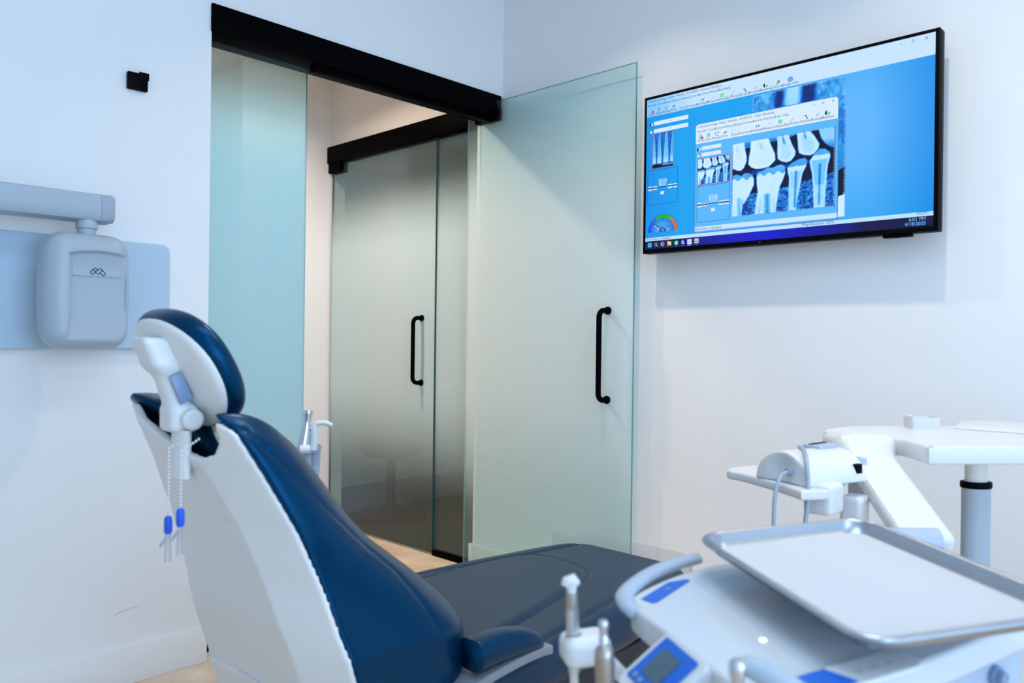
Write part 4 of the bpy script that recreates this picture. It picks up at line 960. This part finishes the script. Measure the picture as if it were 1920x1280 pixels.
for dx in (2.25, 2.65):
    for dy in (.43, .77): sb.lathe([(.02, 0), (.025, .01), (.025, .03), (.01, .04)], (dx, dy, -.1278), 14)
o = sb.build('base', M_head, None, True); L_(o, sd)
wing = cat_curve([(2.10, .985), (2.0, 1.035), (1.93, 1.05), (1.885, 1.035), (1.87, .99), (1.84, .93), (1.79, .84), (1.745, .775)], 5)+[(1.80, .735), (2.10, .80)]
o = MB().rings(prism(wing, .797, .820, .006, 3)).build('wing_shelf', M_white, None, True, angle=50); L_(o, sd)
def brk_sdf(x, y, z):
    d = rbox(x, y, z, (1.843, .765, .793), (.040, .034, .036), .012)
    return d
def blk_sdf(x, y, z): return rbox(x, y, z, (1.972, .742, .752), (.032, .026, .034), .010)
o = sdf_mesh('shelf_bracket', brk_sdf, (1.77, .68, .72), (1.92, .84, .86), .004, M_white); L_(o, sd)
o = sdf_mesh('bracket_block', blk_sdf, (1.92, .70, .70), (2.02, .79, .80), .004, M_white); L_(o, sd)
o = rot_box('shelf_strut', (2.075, .775, .815), (.72, .69, 0), (0, 0, 1), (.03, .05, .012), M_greyblue, None, .003); L_(o, sd)
# scanner on the wing shelf
g0 = np.array([1.815, .856, .825]); g1 = np.array([2.012, .797, .835]); ga = (g1-g0)/np.linalg.norm(g1-g0); gs = np.array([ga[1], -ga[0], 0]); gs /= np.linalg.norm(gs)
sc = empty('scanner_unit', (1.95, .82, .820)); tag(sc, 'white dome-ended device with cables on the wing shelf of the stand', 'scanner')
def sc_sdf(x, y, z):
    px, py, pz = x-g0[0], y-g0[1], z-.8205
    t = px*ga[0]+py*ga[1]; q = px*gs[0]+py*gs[1]
    r = np.sqrt((q/.083)**2+(np.maximum(pz, 0)/.074)**2); d = (r-1)*.072
    d = smax(smax(d, -t, .010), t-np.linalg.norm((g1-g0)[:2]), .012); d = np.maximum(d, -pz)
    d = smax(d, -(np.sqrt((t+.09)**2+q**2+(pz-.03)**2)-.100), .006)          # shallow dish in the front face
    return d
o = sdf_mesh('housing', sc_sdf, (1.70, .62, .80), (2.16, 1.02, .92), .0035, M_white); L_(o, sc)
def gp(t, q, z): return tuple(g0[:2]+ga[:2]*t+gs[:2]*q)+(.8205+z,)
o = rot_box('connector_block', gp(.150, -.012, .0755), ga, gs, (.034, .026, .006), M_greyblue, None, .002); L_(o, sc)
o = rot_box('connector_slot', gp(.150, -.02, .082), ga, gs, (.028, .005, .0015), M_dark, None, .0005); L_(o, sc)
o = rot_box('port', gp(.178, .074, .030), ga, (0, 0, 1), (.011, .012, .006), M_blackp, None, .001); L_(o, sc)
p0 = gp(.006, .022, .028)
o = MB().tube([gp(.012, .022, .028), gp(-.004, .022, .028)], .0095, 18).build('cable_gland', M_greyblue, None, True); L_(o, sc)
o = MB().tube(cat_curve([gp(.006, .022, .028), gp(-.03, .026, .020), gp(-.055, .033, -.02), gp(-.062, .036, -.08), gp(-.062, .037, -.2), gp(-.05, .037, -.4)], 8), .0048, 10).build('cable', M_head2, None, True); L_(o, sc)
o = MB().tube(cat_curve([gp(.085, -.02, .077), gp(.045, .03, .074), gp(.0, .075, .052), gp(-.012, .090, -.02), gp(-.018, .086, -.1), gp(-.02, .088, -.2), gp(-.01, .09, -.4)], 8), .0052, 10).build('cable', M_head2, None, True); L_(o, sc)
# small white box standing on the table top
wb_ = empty('white_box', (2.53, .762, .906)); tag(wb_, 'small open white plastic box standing on the table top of the stand', 'box')
bq = Matrix.Rotation(-.80, 4, 'Z')
V = [[tuple((bq @ Vector(p))[:]) for p in rrect(-.043+i, -.03+i, .043-i, .03-i, .008, z, 4)] for i, z in ((0.003, 0), (0, .034), (.0025, .034), (.005, .004))]
o = MB().rings(V).build('body', M_white, wb_, True)
o = MB().tube([tuple(bq @ Vector((-.043, 0, .036))), tuple(bq @ Vector((-.028, 0, .036)))], .003, 8).build('clip', M_white, wb_, True)
kd = empty('keyboard_tray', (2.70, .60, .906)); tag(kd, 'low sloping white lid at the right end of the table top', 'lid')
o = MB().rings([[(x, y, .9065) for x, y in ((2.60, .70), (2.735, .585), (2.735, .10), (2.60, .22))], [(x, y, z) for x, y, z in ((2.645, .685, .928), (2.735, .605, .930), (2.735, .15, .915), (2.63, .25, .915))]]).build('cover', M_white, None, True, .003); L_(o, kd)

# the stand and what it carries are modelled at the supplier's size; this one is the small version, a little away from the wall
for e in (sd, sc, wb_, kd):
    q = Vector(e.location)-Vector((2.46, .60, 0)); e.scale = (.9, .9, .9); e.location = Vector((2.214, .54, .115))+q*.9

# ------------------------------------------------------------------ assistant's instruments beyond the backrest
aS = empty('assistant_stand', (1.205, 1.92, 0)); tag(aS, 'pale instrument holder on a post behind the backrest', 'holder')
def AW(p): return p
o = MB().lathe([(.014, .0), (.019, .085), (.022, .090), (.022, .096), (.018, .096), (.016, .03)], (1.232, 1.925, .755), 24).build('cup', M_head, None, True); L_(o, aS)
o = rot_box('shelf', (1.19, 1.93, .838), (1, 0, 0), (0, 1, 0), (.03, .035, .004), M_head, None, .002); L_(o, aS)
o = MB().tube([(1.205, 1.92, .02), (1.205, 1.92, .835)], .014, 14).build('post', M_head2, None, True); L_(o, aS)
o = MB().lathe([(.13, 0), (.13, .012), (.03, .03)], (1.205, 1.92, 0), 28).build('foot', M_head2, None, True); L_(o, aS)
sh = empty('suction_handpiece', (1.20, 1.915, .842)); tag(sh, 'tall silver suction handpiece standing behind the backrest', 'handpiece')
o = MB().tube(cat_curve([(1.182, 1.905, .842), (1.188, 1.905, .870), (1.194, 1.905, .905), (1.197, 1.905, .935), (1.199, 1.905, .951)], 5), [.0185]*3+[.017]*3+[.013]*4+[.012]*3+[.013]*4+[.011]*2+[.007]*2 if False else [.0185-.008*min(1, i/12)+.003*max(0, min(1, (i-12)/5)) for i in range(21)], 18).build('body', M_steel, None, True); L_(o, sh)
o = MB().tube([(1.166, 1.893, .848), (1.192, 1.885, .848)], .012, 16).build('lever_knob', M_white, None, True); L_(o, sh)
sp = empty('spray_syringe', (1.222, 1.90, .842)); tag(sp, 'white syringe with curved nozzle pointing right behind the backrest', 'syringe')
o = MB().tube([(1.212, 1.90, .842), (1.216, 1.90, .880), (1.214, 1.90, .912)], [.012, .013, .010], 16).build('grip', M_white, None, True); L_(o, sp)
o = MB().tube(cat_curve([(1.207, 1.90, .900), (1.216, 1.897, .913), (1.232, 1.890, .9165), (1.248, 1.882, .914), (1.257, 1.878, .908)], 5), .0072, 14).build('nozzle', M_white, None, True); L_(o, sp)

for e in (aS, sh, sp): e.location.x -= .014; e.location.y += .014

# stool standing in the unlit room behind the inner door
st = empty('stool', (3.16, 4.12, .004)); tag(st, 'dim stool on a round base behind the inner frosted door', 'stool')
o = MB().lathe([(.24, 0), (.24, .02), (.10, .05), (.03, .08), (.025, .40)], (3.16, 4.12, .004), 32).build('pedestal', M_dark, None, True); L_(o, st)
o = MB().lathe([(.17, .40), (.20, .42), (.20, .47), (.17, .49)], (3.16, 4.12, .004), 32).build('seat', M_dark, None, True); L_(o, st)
